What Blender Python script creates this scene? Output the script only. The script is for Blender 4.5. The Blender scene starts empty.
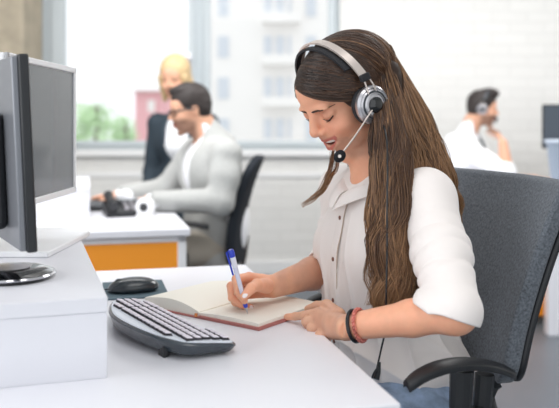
import bpy, math, random
import numpy as np
from mathutils import Vector, Matrix

sc = bpy.context.scene
PI = math.pi
rng = np.random.default_rng(7)
random.seed(7)

# ------------------------------------------------------------------ camera, world, light, exposure
CAM_Z = 1.10
FPX = 776.4
cam_d = bpy.data.cameras.new('camera')
cam = bpy.data.objects.new('camera', cam_d)
sc.collection.objects.link(cam)
cam.location = (0, 0, CAM_Z)
cam.rotation_euler = (PI / 2, 0, 0)
cam_d.lens = 50.0
cam_d.sensor_width = 36.0
cam_d.shift_y = -82.0 / 559.0
cam_d.dof.use_dof = True
cam_d.dof.focus_distance = 1.42
cam_d.dof.aperture_fstop = 3.4
cam_d.clip_start = 0.05
sc.camera = cam

world = bpy.data.worlds.new('world')
sc.world = world
world.use_nodes = True
bg = world.node_tree.nodes['Background']
bg.inputs[0].default_value = (0.93, 0.97, 1.0, 1)
bg.inputs[1].default_value = 1.05

def area_light(name, loc, size, size_y, power, color, target):
    ld = bpy.data.lights.new(name, 'AREA')
    ld.shape = 'RECTANGLE'; ld.size = size; ld.size_y = size_y
    ld.energy = power; ld.color = color
    o = bpy.data.objects.new(name, ld)
    sc.collection.objects.link(o)
    o.location = loc
    d = Vector(target) - Vector(loc)
    o.rotation_euler = d.to_track_quat('-Z', 'Y').to_euler()
    return o
# added fill: unseen overhead area lights and one from the left side
area_light('overhead_fill_front', (0.3, 0.6, 2.78), 1.2, 1.2, 9, (1.0, 0.98, 0.96), (0.3, 0.9, 0))
area_light('overhead_fill_middle', (-0.6, 3.0, 2.78), 1.4, 1.4, 62, (1.0, 0.99, 0.98), (-0.6, 5.4, 0.7))  # unseen fill, aimed at the window wall to brighten it
area_light('overhead_fill_back', (1.6, 3.6, 2.78), 1.4, 1.4, 40, (1.0, 0.99, 0.98), (1.6, 3.6, 0))
area_light('side_fill', (-2.3, 0.7, 1.7), 1.6, 1.4, 24, (0.97, 0.98, 1.0), (0.2, 1.5, 1.0))  # added side fill to model blouse and face; no window stands here

sc.view_settings.view_transform = 'Standard'
sc.view_settings.look = 'None'
sc.view_settings.exposure = 0.34
sc.view_settings.gamma = 1.0
sc.view_settings.use_curve_mapping = False

# ------------------------------------------------------------------ helpers
def P(px, py, Z):
    return np.array([(px - 279.5) / FPX * Z, Z, CAM_Z - (py - 122.0) / FPX * Z])

def lin(r, g, b):
    def f(c):
        c /= 255.0
        return c / 12.92 if c <= 0.04045 else ((c + 0.055) / 1.055) ** 2.4
    return (f(r), f(g), f(b), 1.0)

MATS = {}
def mat(name, rgb, rough=0.5, metal=0.0, spec=0.5, noise=None, bump=None, vcol=False, sss=0.0, coat=0.0, sheen=0.0,
        trans=0.0, alpha=1.0, aniso=None):
    """noise=(scale, amount) mottles the base colour; bump=(scale, strength)."""
    m = bpy.data.materials.new(name)
    m.use_nodes = True
    nt = m.node_tree
    b = nt.nodes['Principled BSDF']
    b.inputs['Base Color'].default_value = rgb
    b.inputs['Roughness'].default_value = rough
    b.inputs['Metallic'].default_value = metal
    b.inputs['Specular IOR Level'].default_value = spec
    if coat: b.inputs['Coat Weight'].default_value = coat
    if sheen: b.inputs['Sheen Weight'].default_value = sheen
    if trans: b.inputs['Transmission Weight'].default_value = trans
    if alpha < 1: b.inputs['Alpha'].default_value = alpha
    if sss:
        b.inputs['Subsurface Weight'].default_value = sss
        b.inputs['Subsurface Radius'].default_value = (0.012, 0.005, 0.003)
        b.inputs['Subsurface Scale'].default_value = 1.0
    tc = nt.nodes.new('ShaderNodeTexCoord')
    src = None
    if vcol:
        at = nt.nodes.new('ShaderNodeVertexColor'); at.layer_name = 'Col'
        src = at.outputs['Color']
        nt.links.new(src, b.inputs['Base Color'])
    if noise:
        n = nt.nodes.new('ShaderNodeTexNoise')
        n.inputs['Scale'].default_value = noise[0]
        n.inputs['Detail'].default_value = 4
        nt.links.new(tc.outputs['Object'], n.inputs['Vector'])
        mr = nt.nodes.new('ShaderNodeMapRange')
        mr.inputs[1].default_value = 0.25; mr.inputs[2].default_value = 0.75
        mr.inputs[3].default_value = 1 - noise[1]; mr.inputs[4].default_value = 1 + noise[1]
        nt.links.new(n.outputs['Fac'], mr.inputs[0])
        mx = nt.nodes.new('ShaderNodeMix'); mx.data_type = 'RGBA'; mx.blend_type = 'MULTIPLY'
        mx.inputs[0].default_value = 1.0
        if src: nt.links.new(src, mx.inputs[6])
        else: mx.inputs[6].default_value = rgb
        nt.links.new(mr.outputs[0], mx.inputs[7])
        nt.links.new(mx.outputs[2], b.inputs['Base Color'])
    if bump:
        n2 = nt.nodes.new('ShaderNodeTexNoise')
        n2.inputs['Scale'].default_value = bump[0]; n2.inputs['Detail'].default_value = 3
        nt.links.new(tc.outputs['Object'], n2.inputs['Vector'])
        bp = nt.nodes.new('ShaderNodeBump')
        bp.inputs['Strength'].default_value = bump[1]; bp.inputs['Distance'].default_value = 0.002
        nt.links.new(n2.outputs['Fac'], bp.inputs['Height'])
        nt.links.new(bp.outputs[0], b.inputs['Normal'])
    MATS[name] = m
    return m

def link(o):
    sc.collection.objects.link(o); return o

def setp(o, label=None, cat=None, group=None, kind=None):
    if label: o['label'] = label
    if cat: o['category'] = cat
    if group: o['group'] = group
    if kind: o['kind'] = kind
    return o

def thing(name, loc, rotz=0.0, label=None, cat=None, group=None):
    o = bpy.data.objects.new(name, None)
    o.empty_display_size = 0.05
    o.location = tuple(float(c) for c in loc); o.rotation_euler = (0, 0, rotz)
    link(o); setp(o, label, cat, group)
    return o

def root_of(o):
    while o.parent: o = o.parent
    return o

def w2l(root, V):
    """world coordinates to the local frame of a thing (location + turn about z)."""
    L = np.array(root.location); a = root.rotation_euler[2]
    c, s = math.cos(-a), math.sin(-a)
    Q = np.asarray(V, float) - L
    return np.stack([Q[:, 0] * c - Q[:, 1] * s, Q[:, 0] * s + Q[:, 1] * c, Q[:, 2]], 1)

def mesh_np(name, V, quads=None, tris=None, col=None, smooth=True, faces=None):
    me = bpy.data.meshes.new(name)
    V = np.asarray(V, np.float32)
    if faces is not None:
        me.from_pydata([tuple(map(float, v)) for v in V], [], faces)
    else:
        nq = 0 if quads is None else len(quads); ntr = 0 if tris is None else len(tris)
        me.vertices.add(len(V)); me.vertices.foreach_set('co', V.ravel())
        me.loops.add(nq * 4 + ntr * 3); me.polygons.add(nq + ntr)
        idx = []
        if nq: idx.append(np.asarray(quads).ravel())
        if ntr: idx.append(np.asarray(tris).ravel())
        me.loops.foreach_set('vertex_index', np.concatenate(idx).astype(np.int32))
        st = np.concatenate([np.arange(nq) * 4, nq * 4 + np.arange(ntr) * 3]).astype(np.int32)
        me.polygons.foreach_set('loop_start', st)
    me.update(calc_edges=True)
    me.validate()
    if smooth: me.polygons.foreach_set('use_smooth', np.ones(len(me.polygons), bool))
    if col is not None:
        ca = me.color_attributes.new('Col', 'FLOAT_COLOR', 'POINT')
        ca.data.foreach_set('color', np.asarray(col, np.float32).ravel())
    return me

def put(name, me, m, parent=None, bevel=0, seg=2, autosmooth=False):
    o = bpy.data.objects.new(name, me)
    if m is not None: me.materials.append(m)
    link(o)
    if parent is not None: o.parent = parent
    if bevel:
        bv = o.modifiers.new('bevel', 'BEVEL'); bv.width = bevel; bv.segments = seg; bv.limit_method = 'ANGLE'
        bv.angle_limit = math.radians(35)
    return o

class MB:
    """collects shapes in root-local coordinates; build() links them as one mesh object."""
    def __init__(s): s.v = []; s.f = []; s.n = 0
    def add(s, V, F):
        s.v.append(np.asarray(V, float)); s.f += [tuple(int(i) + s.n for i in f) for f in F]; s.n += len(V); return s
    def box(s, c, size, R=None):
        c = np.array(c, float); h = np.array(size, float) / 2
        V = np.array([[x, y, z] for x in (-1, 1) for y in (-1, 1) for z in (-1, 1)], float) * h
        if R is not None: V = V @ np.array(R).T
        return s.add(V + c, [(0, 1, 3, 2), (4, 6, 7, 5), (0, 4, 5, 1), (2, 3, 7, 6), (0, 2, 6, 4), (1, 5, 7, 3)])
    def box2(s, lo, hi):
        lo = np.array(lo, float); hi = np.array(hi, float); return s.box((lo + hi) / 2, hi - lo)
    def tube(s, path, r, n=10, flat=1.0, up=(0, 0, 1), cap=True):
        p = np.asarray(path, float); m = len(p)
        r = np.full(m, r, float) if np.isscalar(r) else np.asarray(r, float)
        t = np.gradient(p, axis=0); t /= np.linalg.norm(t, axis=1)[:, None] + 1e-12
        up = np.array(up, float)
        V = []
        for i in range(m):
            a = np.cross(t[i], up)
            if np.linalg.norm(a) < 1e-3: a = np.cross(t[i], (1, 0.01, 0))
            a /= np.linalg.norm(a); b = np.cross(a, t[i])
            for k in range(n):
                th = 2 * PI * k / n
                V.append(p[i] + a * math.cos(th) * r[i] + b * math.sin(th) * r[i] * flat)
        F = [(i * n + k, i * n + (k + 1) % n, (i + 1) * n + (k + 1) % n, (i + 1) * n + k) for i in range(m - 1) for k in range(n)]
        if cap: F += [tuple(range(n - 1, -1, -1)), tuple((m - 1) * n + k for k in range(n))]
        return s.add(V, F)
    def lathe(s, prof, c=(0, 0, 0), axis=(0, 0, 1), n=32, sx=1.0, sy=1.0):
        """prof: list of (radius, height along axis)."""
        c = np.array(c, float); ax = np.array(axis, float); ax /= np.linalg.norm(ax)
        a = np.cross(ax, (0, 0, 1)); a = np.array((1, 0, 0.0)) if np.linalg.norm(a) < 1e-4 else a / np.linalg.norm(a)
        b = np.cross(ax, a)
        V = []
        for r, h in prof:
            for k in range(n):
                th = 2 * PI * k / n
                V.append(c + ax * h + a * math.cos(th) * r * sx + b * math.sin(th) * r * sy)
        m = len(prof)
        F = [(i * n + k, i * n + (k + 1) % n, (i + 1) * n + (k + 1) % n, (i + 1) * n + k) for i in range(m - 1) for k in range(n)]
        F += [tuple(range(n - 1, -1, -1)), tuple((m - 1) * n + k for k in range(n))]
        return s.add(V, F)
    def prism(s, poly, z0, z1):
        n = len(poly)
        V = [(x, y, z0) for x, y in poly] + [(x, y, z1) for x, y in poly]
        F = [tuple(range(n - 1, -1, -1)), tuple(range(n, 2 * n))] + [(i, (i + 1) % n, n + (i + 1) % n, n + i) for i in range(n)]
        return s.add(V, F)
    def sheet(s, G, thick=0.0, nrm=None):
        """G[m,n,3] grid, given thickness along its normals."""
        G = np.asarray(G, float); m, n = G.shape[:2]
        if nrm is None:
            du = np.gradient(G, axis=0); dv = np.gradient(G, axis=1)
            nrm = np.cross(du, dv); nrm /= np.linalg.norm(nrm, axis=2)[..., None] + 1e-12
        A = (G + nrm * thick / 2).reshape(-1, 3); B = (G - nrm * thick / 2).reshape(-1, 3)
        q = m * n
        F = []
        for i in range(m - 1):
            for j in range(n - 1):
                a, b, c, d = i * n + j, i * n + j + 1, (i + 1) * n + j + 1, (i + 1) * n + j
                F += [(d, c, b, a), (q + a, q + b, q + c, q + d)]
        for i in range(m - 1):
            a, d = i * n, (i + 1) * n; F.append((a, q + a, q + d, d)); a, d = i * n + n - 1, (i + 1) * n + n - 1; F.append((d, q + d, q + a, a))
        for j in range(n - 1):
            a, b = j, j + 1; F.append((b, q + b, q + a, a)); a, b = (m - 1) * n + j, (m - 1) * n + j + 1; F.append((a, q + a, q + b, b))
        return s.add(np.concatenate([A, B]), F)
    def V(s): return np.concatenate(s.v)
    def build(s, name, m, parent=None, world=False, bevel=0, seg=2, smooth=False):
        V = s.V()
        if world and parent is not None: V = w2l(root_of(parent), V)
        me = mesh_np(name, V, faces=s.f, smooth=smooth or bool(bevel))
        o = put(name, me, m, parent, bevel, seg)
        if smooth or bevel:
            try: me.set_sharp_from_angle(angle=math.radians(40))
            except Exception: pass
        return o

def catmull(pts, n):
    p = np.asarray(pts, float)
    p = np.concatenate([[2 * p[0] - p[1]], p, [2 * p[-1] - p[-2]]])
    m = len(p) - 3
    t = np.linspace(0, m - 1e-9, n); i = t.astype(int); f = (t - i)[:, None]
    a, b, c, d = p[i], p[i + 1], p[i + 2], p[i + 3]
    return 0.5 * (2 * b + (c - a) * f + (2 * a - 5 * b + 4 * c - d) * f ** 2 + (3 * b - a - 3 * c + d) * f ** 3)

# ------------------------------------------------------------------ smooth solids (signed distances -> one continuous mesh)
def snoise(Q, freq, seed, oct=5):
    r = np.random.default_rng(seed); out = 0
    for _ in range(oct):
        d = r.normal(size=3); d /= np.linalg.norm(d); f = freq * r.uniform(0.6, 1.5)
        out = out + np.sin(Q @ d * f + r.uniform(0, 6.3) + 1.3 * np.sin(Q @ r.normal(size=3) * f * 0.5))
    return out / oct

class Field:
    def __init__(s): s.p = []; s.post = None
    def cap(s, a, b, ra, rb=None, k=0.01, op='u'):
        a = np.array(a, float); b = np.array(b, float); rb = ra if rb is None else rb
        ab = b - a; L2 = float(ab @ ab) + 1e-12
        def f(Q):
            t = np.clip((Q - a) @ ab / L2, 0, 1)
            return np.linalg.norm(Q - a - t[:, None] * ab, axis=1) - (ra + (rb - ra) * t)
        s.p.append((f, (a + b) / 2, math.sqrt(L2) / 2 + max(ra, rb), k, op)); return s
    def chain(s, pts, rad, k=0.004, op='u'):
        for i in range(len(pts) - 1): s.cap(pts[i], pts[i + 1], rad[i], rad[i + 1], k, op)
        return s
    def ell(s, c, r, R=None, k=0.01, op='u'):
        c = np.array(c, float); r = np.array(r, float); R = np.eye(3) if R is None else np.array(R, float)  # columns = axes
        def f(Q):
            q = (Q - c) @ R
            k0 = np.linalg.norm(q / r, axis=1); k1 = np.linalg.norm(q / (r * r), axis=1) + 1e-9
            return k0 * (k0 - 1) / k1
        s.p.append((f, c, float(max(r)), k, op)); return s
    def box(s, c, h, R=None, rnd=0.005, k=0.01, op='u'):
        c = np.array(c, float); h = np.array(h, float); R = np.eye(3) if R is None else np.array(R, float)
        def f(Q):
            q = np.abs((Q - c) @ R) - h + rnd
            return np.linalg.norm(np.maximum(q, 0), axis=1) + np.minimum(q.max(axis=1), 0) - rnd
        s.p.append((f, c, float(np.linalg.norm(h)), k, op)); return s
    def fn(s, f, c=(0, 0, 0), r=1e3, k=0.01, op='u'):
        s.p.append((f, np.array(c, float), r, k, op)); return s
    def ev(s, Q, c=None, rad=1e3):
        d = np.ones(len(Q))
        if c is None: c = Q.mean(0)
        for f, pc, pr, k, op in s.p:
            if np.linalg.norm(c - pc) - pr - rad > 0.04: continue
            e = f(Q)
            if op == 'u':
                h = np.clip(0.5 + 0.5 * (e - d) / k, 0, 1); d = e + (d - e) * h - k * h * (1 - h)
            else:
                if op == 's': e = -e
                h = np.clip(0.5 - 0.5 * (e - d) / k, 0, 1); d = e + (d - e) * h + k * h * (1 - h)
        if s.post is not None: d = s.post(Q, d)
        return d
    def mesh(s, lo, hi, h):
        lo = np.array(lo, float); hi = np.array(hi, float); B = 16
        nb = np.ceil((hi - lo) / h / B).astype(int); N = nb * B + 1
        v = np.ones(N, np.float32)
        g = np.stack(np.meshgrid(*[np.arange(B + 1)] * 3, indexing='ij'), -1).reshape(-1, 3) * h
        rad = B * h / 2 * 1.7321
        for bi in range(nb[0]):
            for bj in range(nb[1]):
                for bk in range(nb[2]):
                    o = lo + np.array([bi, bj, bk]) * B * h; c = o + B * h / 2
                    d0 = s.ev(c[None], c, rad)[0]
                    sl = (slice(bi * B, bi * B + B + 1), slice(bj * B, bj * B + B + 1), slice(bk * B, bk * B + B + 1))
                    if abs(d0) > rad * 1.25 + 0.012:
                        if d0 < 0: v[sl] = np.minimum(v[sl], -1)
                        continue
                    v[sl] = s.ev(o + g, c, rad).reshape(B + 1, B + 1, B + 1)
        v[0] = 1; v[-1] = 1; v[:, 0] = 1; v[:, -1] = 1; v[:, :, 0] = 1; v[:, :, -1] = 1
        return snet(v, lo, h)

def snet(v, lo, h):
    N = np.array(v.shape); ins = v < 0
    strd = np.array([N[1] * N[2], N[2], 1], np.int64)
    cells, poss, quads = [], [], []
    for ax in range(3):
        a = [slice(None)] * 3; b = [slice(None)] * 3; a[ax] = slice(0, -1); b[ax] = slice(1, None)
        e = ins[tuple(a)] != ins[tuple(b)]
        I = np.stack(np.nonzero(e), 1)
        o1, o2 = [(1, 2), (2, 0), (0, 1)][ax]
        J = I.copy(); J[:, ax] += 1
        va = v[I[:, 0], I[:, 1], I[:, 2]]; vb = v[J[:, 0], J[:, 1], J[:, 2]]
        t = va / (va - vb + 1e-12)
        p = I.astype(float); p[:, ax] += t
        flip = va < 0
        cs = []
        for d1, d2 in ((0, 0), (1, 0), (1, 1), (0, 1)):
            C = I.copy(); C[:, o1] -= d1; C[:, o2] -= d2
            cid = C @ strd; cs.append(cid); cells.append(cid); poss.append(p)
        q = np.stack(cs, 1)
        q[~flip] = q[~flip][:, ::-1]
        quads.append(q)
    cells = np.concatenate(cells); poss = np.concatenate(poss); quads = np.concatenate(quads)
    u, inv = np.unique(cells, return_inverse=True)
    cnt = np.bincount(inv, minlength=len(u))
    V = np.stack([np.bincount(inv, poss[:, k], len(u)) / cnt for k in range(3)], 1)
    Q = np.searchsorted(u, quads)
    return V * h + lo, Q

def solid(name, F, lo, hi, h, m, parent, col=None):
    V, Q = F.mesh(lo, hi, h)
    c = col(V) if col is not None else None
    me = mesh_np(name, w2l(root_of(parent), V) if parent is not None else V, quads=Q, col=c)
    return put(name, me, m, parent)

def surf(F, o, d, t0=0.0, t1=0.4):
    """first surface point met when walking from outside (t1) back towards o (t0)."""
    o = np.array(o, float); d = np.array(d, float); d /= np.linalg.norm(d)
    t = np.linspace(t1, t0, 160); Q = o + t[:, None] * d
    e = F.ev(Q); i = np.nonzero(e < 0)[0]
    if len(i) == 0: return o + d * t0
    i = i[0]
    if i == 0: return Q[0]
    f = e[i - 1] / (e[i - 1] - e[i]); return Q[i - 1] + (Q[i] - Q[i - 1]) * f

def frame(yaw_dir, pitch, roll=0.0):
    """columns: forward, left, up of a head looking along yaw_dir (x, y), pitched down by pitch."""
    f = np.array([yaw_dir[0], yaw_dir[1], 0.0]); f /= np.linalg.norm(f)
    l = np.array([-f[1], f[0], 0.0]); u = np.array([0, 0, 1.0])
    c, s = math.cos(pitch), math.sin(pitch)
    f2 = f * c - u * s; u2 = f * s + u * c
    c, s = math.cos(roll), math.sin(roll)
    l2 = l * c + u2 * s; u3 = -l * s + u2 * c
    return np.stack([f2, l2, u3], 1)
# ------------------------------------------------------------------ materials
white_lam = mat('white_laminate', lin(232, 232, 238), 0.32, spec=0.45)
riser_lam = mat('riser_laminate', lin(226, 226, 232), 0.4, spec=0.4)
orange_m = mat('orange_panel', lin(252, 158, 40), 0.45)
white_metal = mat('white_metal', lin(236, 236, 238), 0.35)
black_pl = mat('black_plastic', lin(28, 30, 34), 0.42, bump=(600, 0.15))
black_gl = mat('black_gloss', lin(14, 15, 18), 0.12, coat=0.6)
dark_pl = mat('dark_grey_plastic', lin(52, 56, 62), 0.38)
silver = mat('silver', lin(198, 196, 200), 0.28, metal=0.85)
chrome = mat('chrome', lin(225, 225, 230), 0.12, metal=1.0)
chair_fab = mat('grey_fabric', lin(100, 105, 112), 0.95, noise=(240, 0.5), bump=(700, 0.8), sheen=0.15, spec=0.1)
chair_blk = mat('black_fabric', lin(40, 44, 50), 0.85, noise=(300, 0.2), spec=0.2)
paper = mat('paper', lin(240, 236, 226), 0.85, spec=0.1)
rose_cover = mat('rose_cover', lin(176, 110, 104), 0.6)
skin = mat('skin', lin(220, 160, 130), 0.5, vcol=True, sss=0.25, noise=(60, 0.05), bump=(450, 0.12), spec=0.4)
skin_far = mat('skin_far', lin(214, 160, 135), 0.6, vcol=True, spec=0.3)
blouse_m = mat('white_blouse', lin(240, 232, 228), 0.75, bump=(900, 0.12), sheen=0.25, spec=0.2, sss=0.0)
denim = mat('denim', lin(150, 170, 198), 0.85, noise=(38, 0.38), bump=(800, 0.4))
hair_m = mat('hair', lin(70, 48, 36), 0.36, vcol=True, spec=0.42)
hair_base = mat('hair_base', lin(46, 32, 25), 0.7, spec=0.15)

def wall_brick(name, rgb):
    m = bpy.data.materials.new(name); m.use_nodes = True; nt = m.node_tree; b = nt.nodes['Principled BSDF']
    b.inputs['Base Color'].default_value = rgb; b.inputs['Roughness'].default_value = 0.7
    b.inputs['Specular IOR Level'].default_value = 0.2
    tc = nt.nodes.new('ShaderNodeTexCoord'); mp = nt.nodes.new('ShaderNodeMapping')
    mp.inputs['Rotation'].default_value = (PI / 2, 0, 0)
    sx = nt.nodes.new('ShaderNodeSeparateXYZ'); cx = nt.nodes.new('ShaderNodeCombineXYZ')
    nt.links.new(tc.outputs['Object'], sx.inputs[0])
    ad = nt.nodes.new('ShaderNodeMath'); ad.operation = 'ADD'
    nt.links.new(sx.outputs[0], ad.inputs[0]); nt.links.new(sx.outputs[1], ad.inputs[1])
    nt.links.new(ad.outputs[0], cx.inputs[0]); nt.links.new(sx.outputs[2], cx.inputs[1])
    n = nt.nodes.new('ShaderNodeTexNoise'); n.inputs['Scale'].default_value = 9; n.inputs['Detail'].default_value = 5
    nt.links.new(tc.outputs['Object'], n.inputs['Vector'])
    ds = nt.nodes.new('ShaderNodeMix'); ds.data_type = 'VECTOR'; ds.inputs[0].default_value = 0.02
    nt.links.new(cx.outputs[0], ds.inputs[4]); nt.links.new(n.outputs['Color'], ds.inputs[5])
    br = nt.nodes.new('ShaderNodeTexBrick')
    br.inputs['Scale'].default_value = 1.0
    br.inputs['Brick Width'].default_value = 0.25; br.inputs['Row Height'].default_value = 0.078
    br.inputs['Mortar Size'].default_value = 0.006; br.inputs['Mortar Smooth'].default_value = 0.6
    br.inputs['Color1'].default_value = rgb; br.inputs['Color2'].default_value = tuple(c * 0.97 for c in rgb[:3]) + (1,)
    br.inputs['Mortar'].default_value = tuple(c * 0.92 for c in rgb[:3]) + (1,)
    nt.links.new(ds.outputs[1], br.inputs['Vector'])
    nt.links.new(br.outputs['Color'], b.inputs['Base Color'])
    bp = nt.nodes.new('ShaderNodeBump'); bp.inputs['Strength'].default_value = 0.45; bp.inputs['Distance'].default_value = 0.006
    mx = nt.nodes.new('ShaderNodeMath'); mx.operation = 'MULTIPLY_ADD'
    nt.links.new(br.outputs['Fac'], mx.inputs[0]); mx.inputs[1].default_value = -1.0
    nt.links.new(n.outputs['Fac'], mx.inputs[2])
    nt.links.new(mx.outputs[0], bp.inputs['Height']); nt.links.new(bp.outputs[0], b.inputs['Normal'])
    return m
brick_white = wall_brick('white_painted_brick', lin(232, 231, 228))
concrete = mat('concrete', lin(176, 165, 146), 0.9, noise=(7, 0.25), bump=(60, 0.4))
plaster = mat('plaster', lin(235, 235, 233), 0.85)
floor_m = mat('floor', lin(104, 112, 121), 0.42, noise=(2.5, 0.08), spec=0.5)
win_fr = mat('window_frame', lin(198, 206, 210), 0.5)
sill_w = mat('sill_white', lin(238, 238, 238), 0.4)
glass_m = bpy.data.materials.new('window_glass'); glass_m.use_nodes = True
_nt = glass_m.node_tree; _nt.nodes.clear()
_o = _nt.nodes.new('ShaderNodeOutputMaterial'); _mx = _nt.nodes.new('ShaderNodeMixShader')
_t = _nt.nodes.new('ShaderNodeBsdfTransparent'); _g = _nt.nodes.new('ShaderNodeBsdfGlossy'); _f = _nt.nodes.new('ShaderNodeFresnel')
_g.inputs['Roughness'].default_value = 0.02; _f.inputs[0].default_value = 1.12
_nt.links.new(_f.outputs[0], _mx.inputs[0]); _nt.links.new(_t.outputs[0], _mx.inputs[1]); _nt.links.new(_g.outputs[0], _mx.inputs[2])
_nt.links.new(_mx.outputs[0], _o.inputs[0])

# ------------------------------------------------------------------ room
def structure(name, mb, m, bevel=0, kind='structure', parent=None):
    o = mb.build(name, m, parent, bevel=bevel)
    if parent is None: o['kind'] = kind
    return o
WY = 5.6                      # the window wall
XL, XR, YB, CH = -2.75, 4.2, -1.6, 2.9
structure('floor', MB().box2((XL, YB, -0.1), (XR, WY + 0.3, 0)), floor_m)
structure('ceiling', MB().box2((XL, YB, CH), (XR, WY + 0.3, CH + 0.1)), plaster)
structure('wall_left', MB().box2((XL - 0.2, 2.4, 0), (XL, WY + 0.3, CH)), brick_white)
structure('wall_right', MB().box2((XR, YB, 0), (XR + 0.2, WY + 0.3, CH)), brick_white)
def wx(px): return (px - 279.5) / FPX * WY
SILL = CAM_Z - (150 - 122) / FPX * WY      # window bottom
xa, xb = wx(36), wx(340)                   # opening of the window
HEAD = 2.62
structure('wall_back', MB().box2((XL, WY, 0), (xa, WY + 0.3, CH)).box2((xb, WY, 0), (XR, WY + 0.3, CH))
          .box2((xa, WY, 0), (xb, WY + 0.3, SILL)).box2((xa, WY, HEAD), (xb, WY + 0.3, CH)), brick_white)
structure('column_left', MB().box2((wx(-60), WY - 0.45, 0), (-1.702, WY - 0.02, CH)), concrete, bevel=0.01)
structure('trim_1', MB().box2((xa - 0.05, WY - 0.05, SILL - 0.045), (xb + 0.06, WY + 0.1, SILL - 0.002)), sill_w, bevel=0.006)
structure('trim_2', MB().box2((xa - 0.12, WY - 0.012, SILL - 0.2), (xb + 0.12, WY, SILL - 0.16)), sill_w, bevel=0.004)
structure('baseboard_back', MB().box2((XL, WY - 0.02, 0), (XR, WY, 0.1)), sill_w, bevel=0.004)
# window: one outer frame, two casements
wt = bpy.data.objects.new('window_1', None); link(wt); wt['kind'] = 'structure'; wt.location = (0, WY + 0.08, SILL)
fb = MB()
z0, z1 = 0.0, HEAD - SILL
fb.box2((xa, -0.035, z0), (wx(50), 0.035, z1)); fb.box2((wx(336), -0.035, z0), (xb, 0.035, z1))
fb.box2((wx(193), -0.035, z0), (wx(205), 0.035, z1))
fb.box2((xa, -0.034, z0), (xb, 0.034, z0 + 0.04)); fb.box2((xa, -0.034, z1 - 0.05), (xb, 0.034, z1))
fb.build('window_frame', win_fr, wt, bevel=0.005)
for (a, b, tl, tr) in ((50, 195, .10, .05), (203, 336, .05, .055)):
    s = MB(); w1, w2 = wx(a), wx(b); t = 0.06
    s.box2((w1, -0.06, z0 + 0.03), (w1 + tl, 0.0, z1 - 0.04)); s.box2((w2 - tr, -0.06, z0 + 0.03), (w2, 0.0, z1 - 0.04))
    s.box2((w1, -0.058, z0 + 0.03), (w2, -0.002, z0 + 0.03 + t * 0.6)); s.box2((w1, -0.058, z1 - 0.04 - t), (w2, -0.002, z1 - 0.04))
    sh = s.build('sash', win_fr, wt, bevel=0.006)
    MB().box2((w1 + tl - 0.01, -0.032, z0 + 0.06), (w2 - tr + 0.01, -0.026, z1 - 0.1)).build('pane', glass_m, sh)
hd = MB().box2((wx(193) - 0.045, -0.075, 0.58), (wx(193) - 0.015, -0.06, 0.70)); hd.tube([(wx(193) - 0.03, -0.07, 0.66), (wx(193) - 0.03, -0.11, 0.66), (wx(193) - 0.03, -0.112, 0.53)], 0.01, 8)
hd.build('window_handle', silver, wt)

# ------------------------------------------------------------------ outside: street trees and houses
def outside_y(px, py, Y): return P(px, py, Y)
facade = mat('facade_white', lin(246, 243, 240), 0.9)
shade_win = mat('far_window', lin(212, 217, 224), 0.3)
red_wall = mat('red_wall', lin(238, 186, 190), 0.9)  # red lightened with overexposure haze put into the colour
roof_m = mat('roof_tile', lin(214, 196, 192), 0.9)
structure('ground_outside', MB().box2((-40, WY + 0.4, -6.2), (40, 60, -6.0)), mat('street', lin(190, 190, 188), 0.9))
BY = 26.0
def bx(px): return (px - 279.5) / FPX * BY
def bz(py): return CAM_Z - (py - 122) / FPX * BY
b = thing('apartment_building', (bx(270), BY, -6.0), 0, 'tall white apartment block with rows of grey windows outside the right window', 'building')
def loc(mb_fn, nm, m, par): return mb_fn.build(nm, m, par, world=True, bevel=0)
wl = loc(MB().box2((bx(206), BY, -6.0), (bx(470), BY + 9, 15)), 'facade', facade, b)
for fl in range(-3, 8):
    zc = bz(47) + (fl) * 1.38 * 1.0
    for (pa, pb_) in ((218, 229), (264, 272), (276, 284), (288, 291), (306, 316), (345, 357), (375, 387)):
        x0, x1 = bx(pa), bx(pb_)
        wn = loc(MB().box2((x0, BY - 0.05, zc - 0.36), (x1, BY + 0.1, zc + 0.36)), 'window', shade_win, b)
    loc(MB().box2((bx(262), BY - 0.7, zc - 0.62), (bx(300), BY, zc - 0.55)).box2((bx(262), BY - 0.7, zc - 0.55), (bx(300), BY - 0.66, zc - 0.3)), 'balcony', facade, b)
RY = 34.0
def rx(px): return (px - 279.5) / FPX * RY
def rz(py): return CAM_Z - (py - 122) / FPX * RY
r = thing('red_building', (rx(148), RY, -6.0), 0, 'low red house paled with painted haze beside the tree outside the left window', 'building')
loc(MB().box2((rx(135), RY, -6), (rx(163), RY + 6, rz(92))), 'house_wall', red_wall, r)
loc(MB().box2((rx(134), RY - 0.3, rz(92)), (rx(164), RY + 6.3, rz(90))), 'roof', roof_m, r)
loc(MB().box2((rx(148), RY - 0.1, rz(112)), (rx(155), RY + 0.05, rz(100))), 'window', facade, r)
TY = 16.0
leaf_m = mat('leaves', lin(200, 226, 184), 0.8, noise=(3, 0.3))
bark = mat('bark', lin(120, 105, 90), 0.9)
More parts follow.
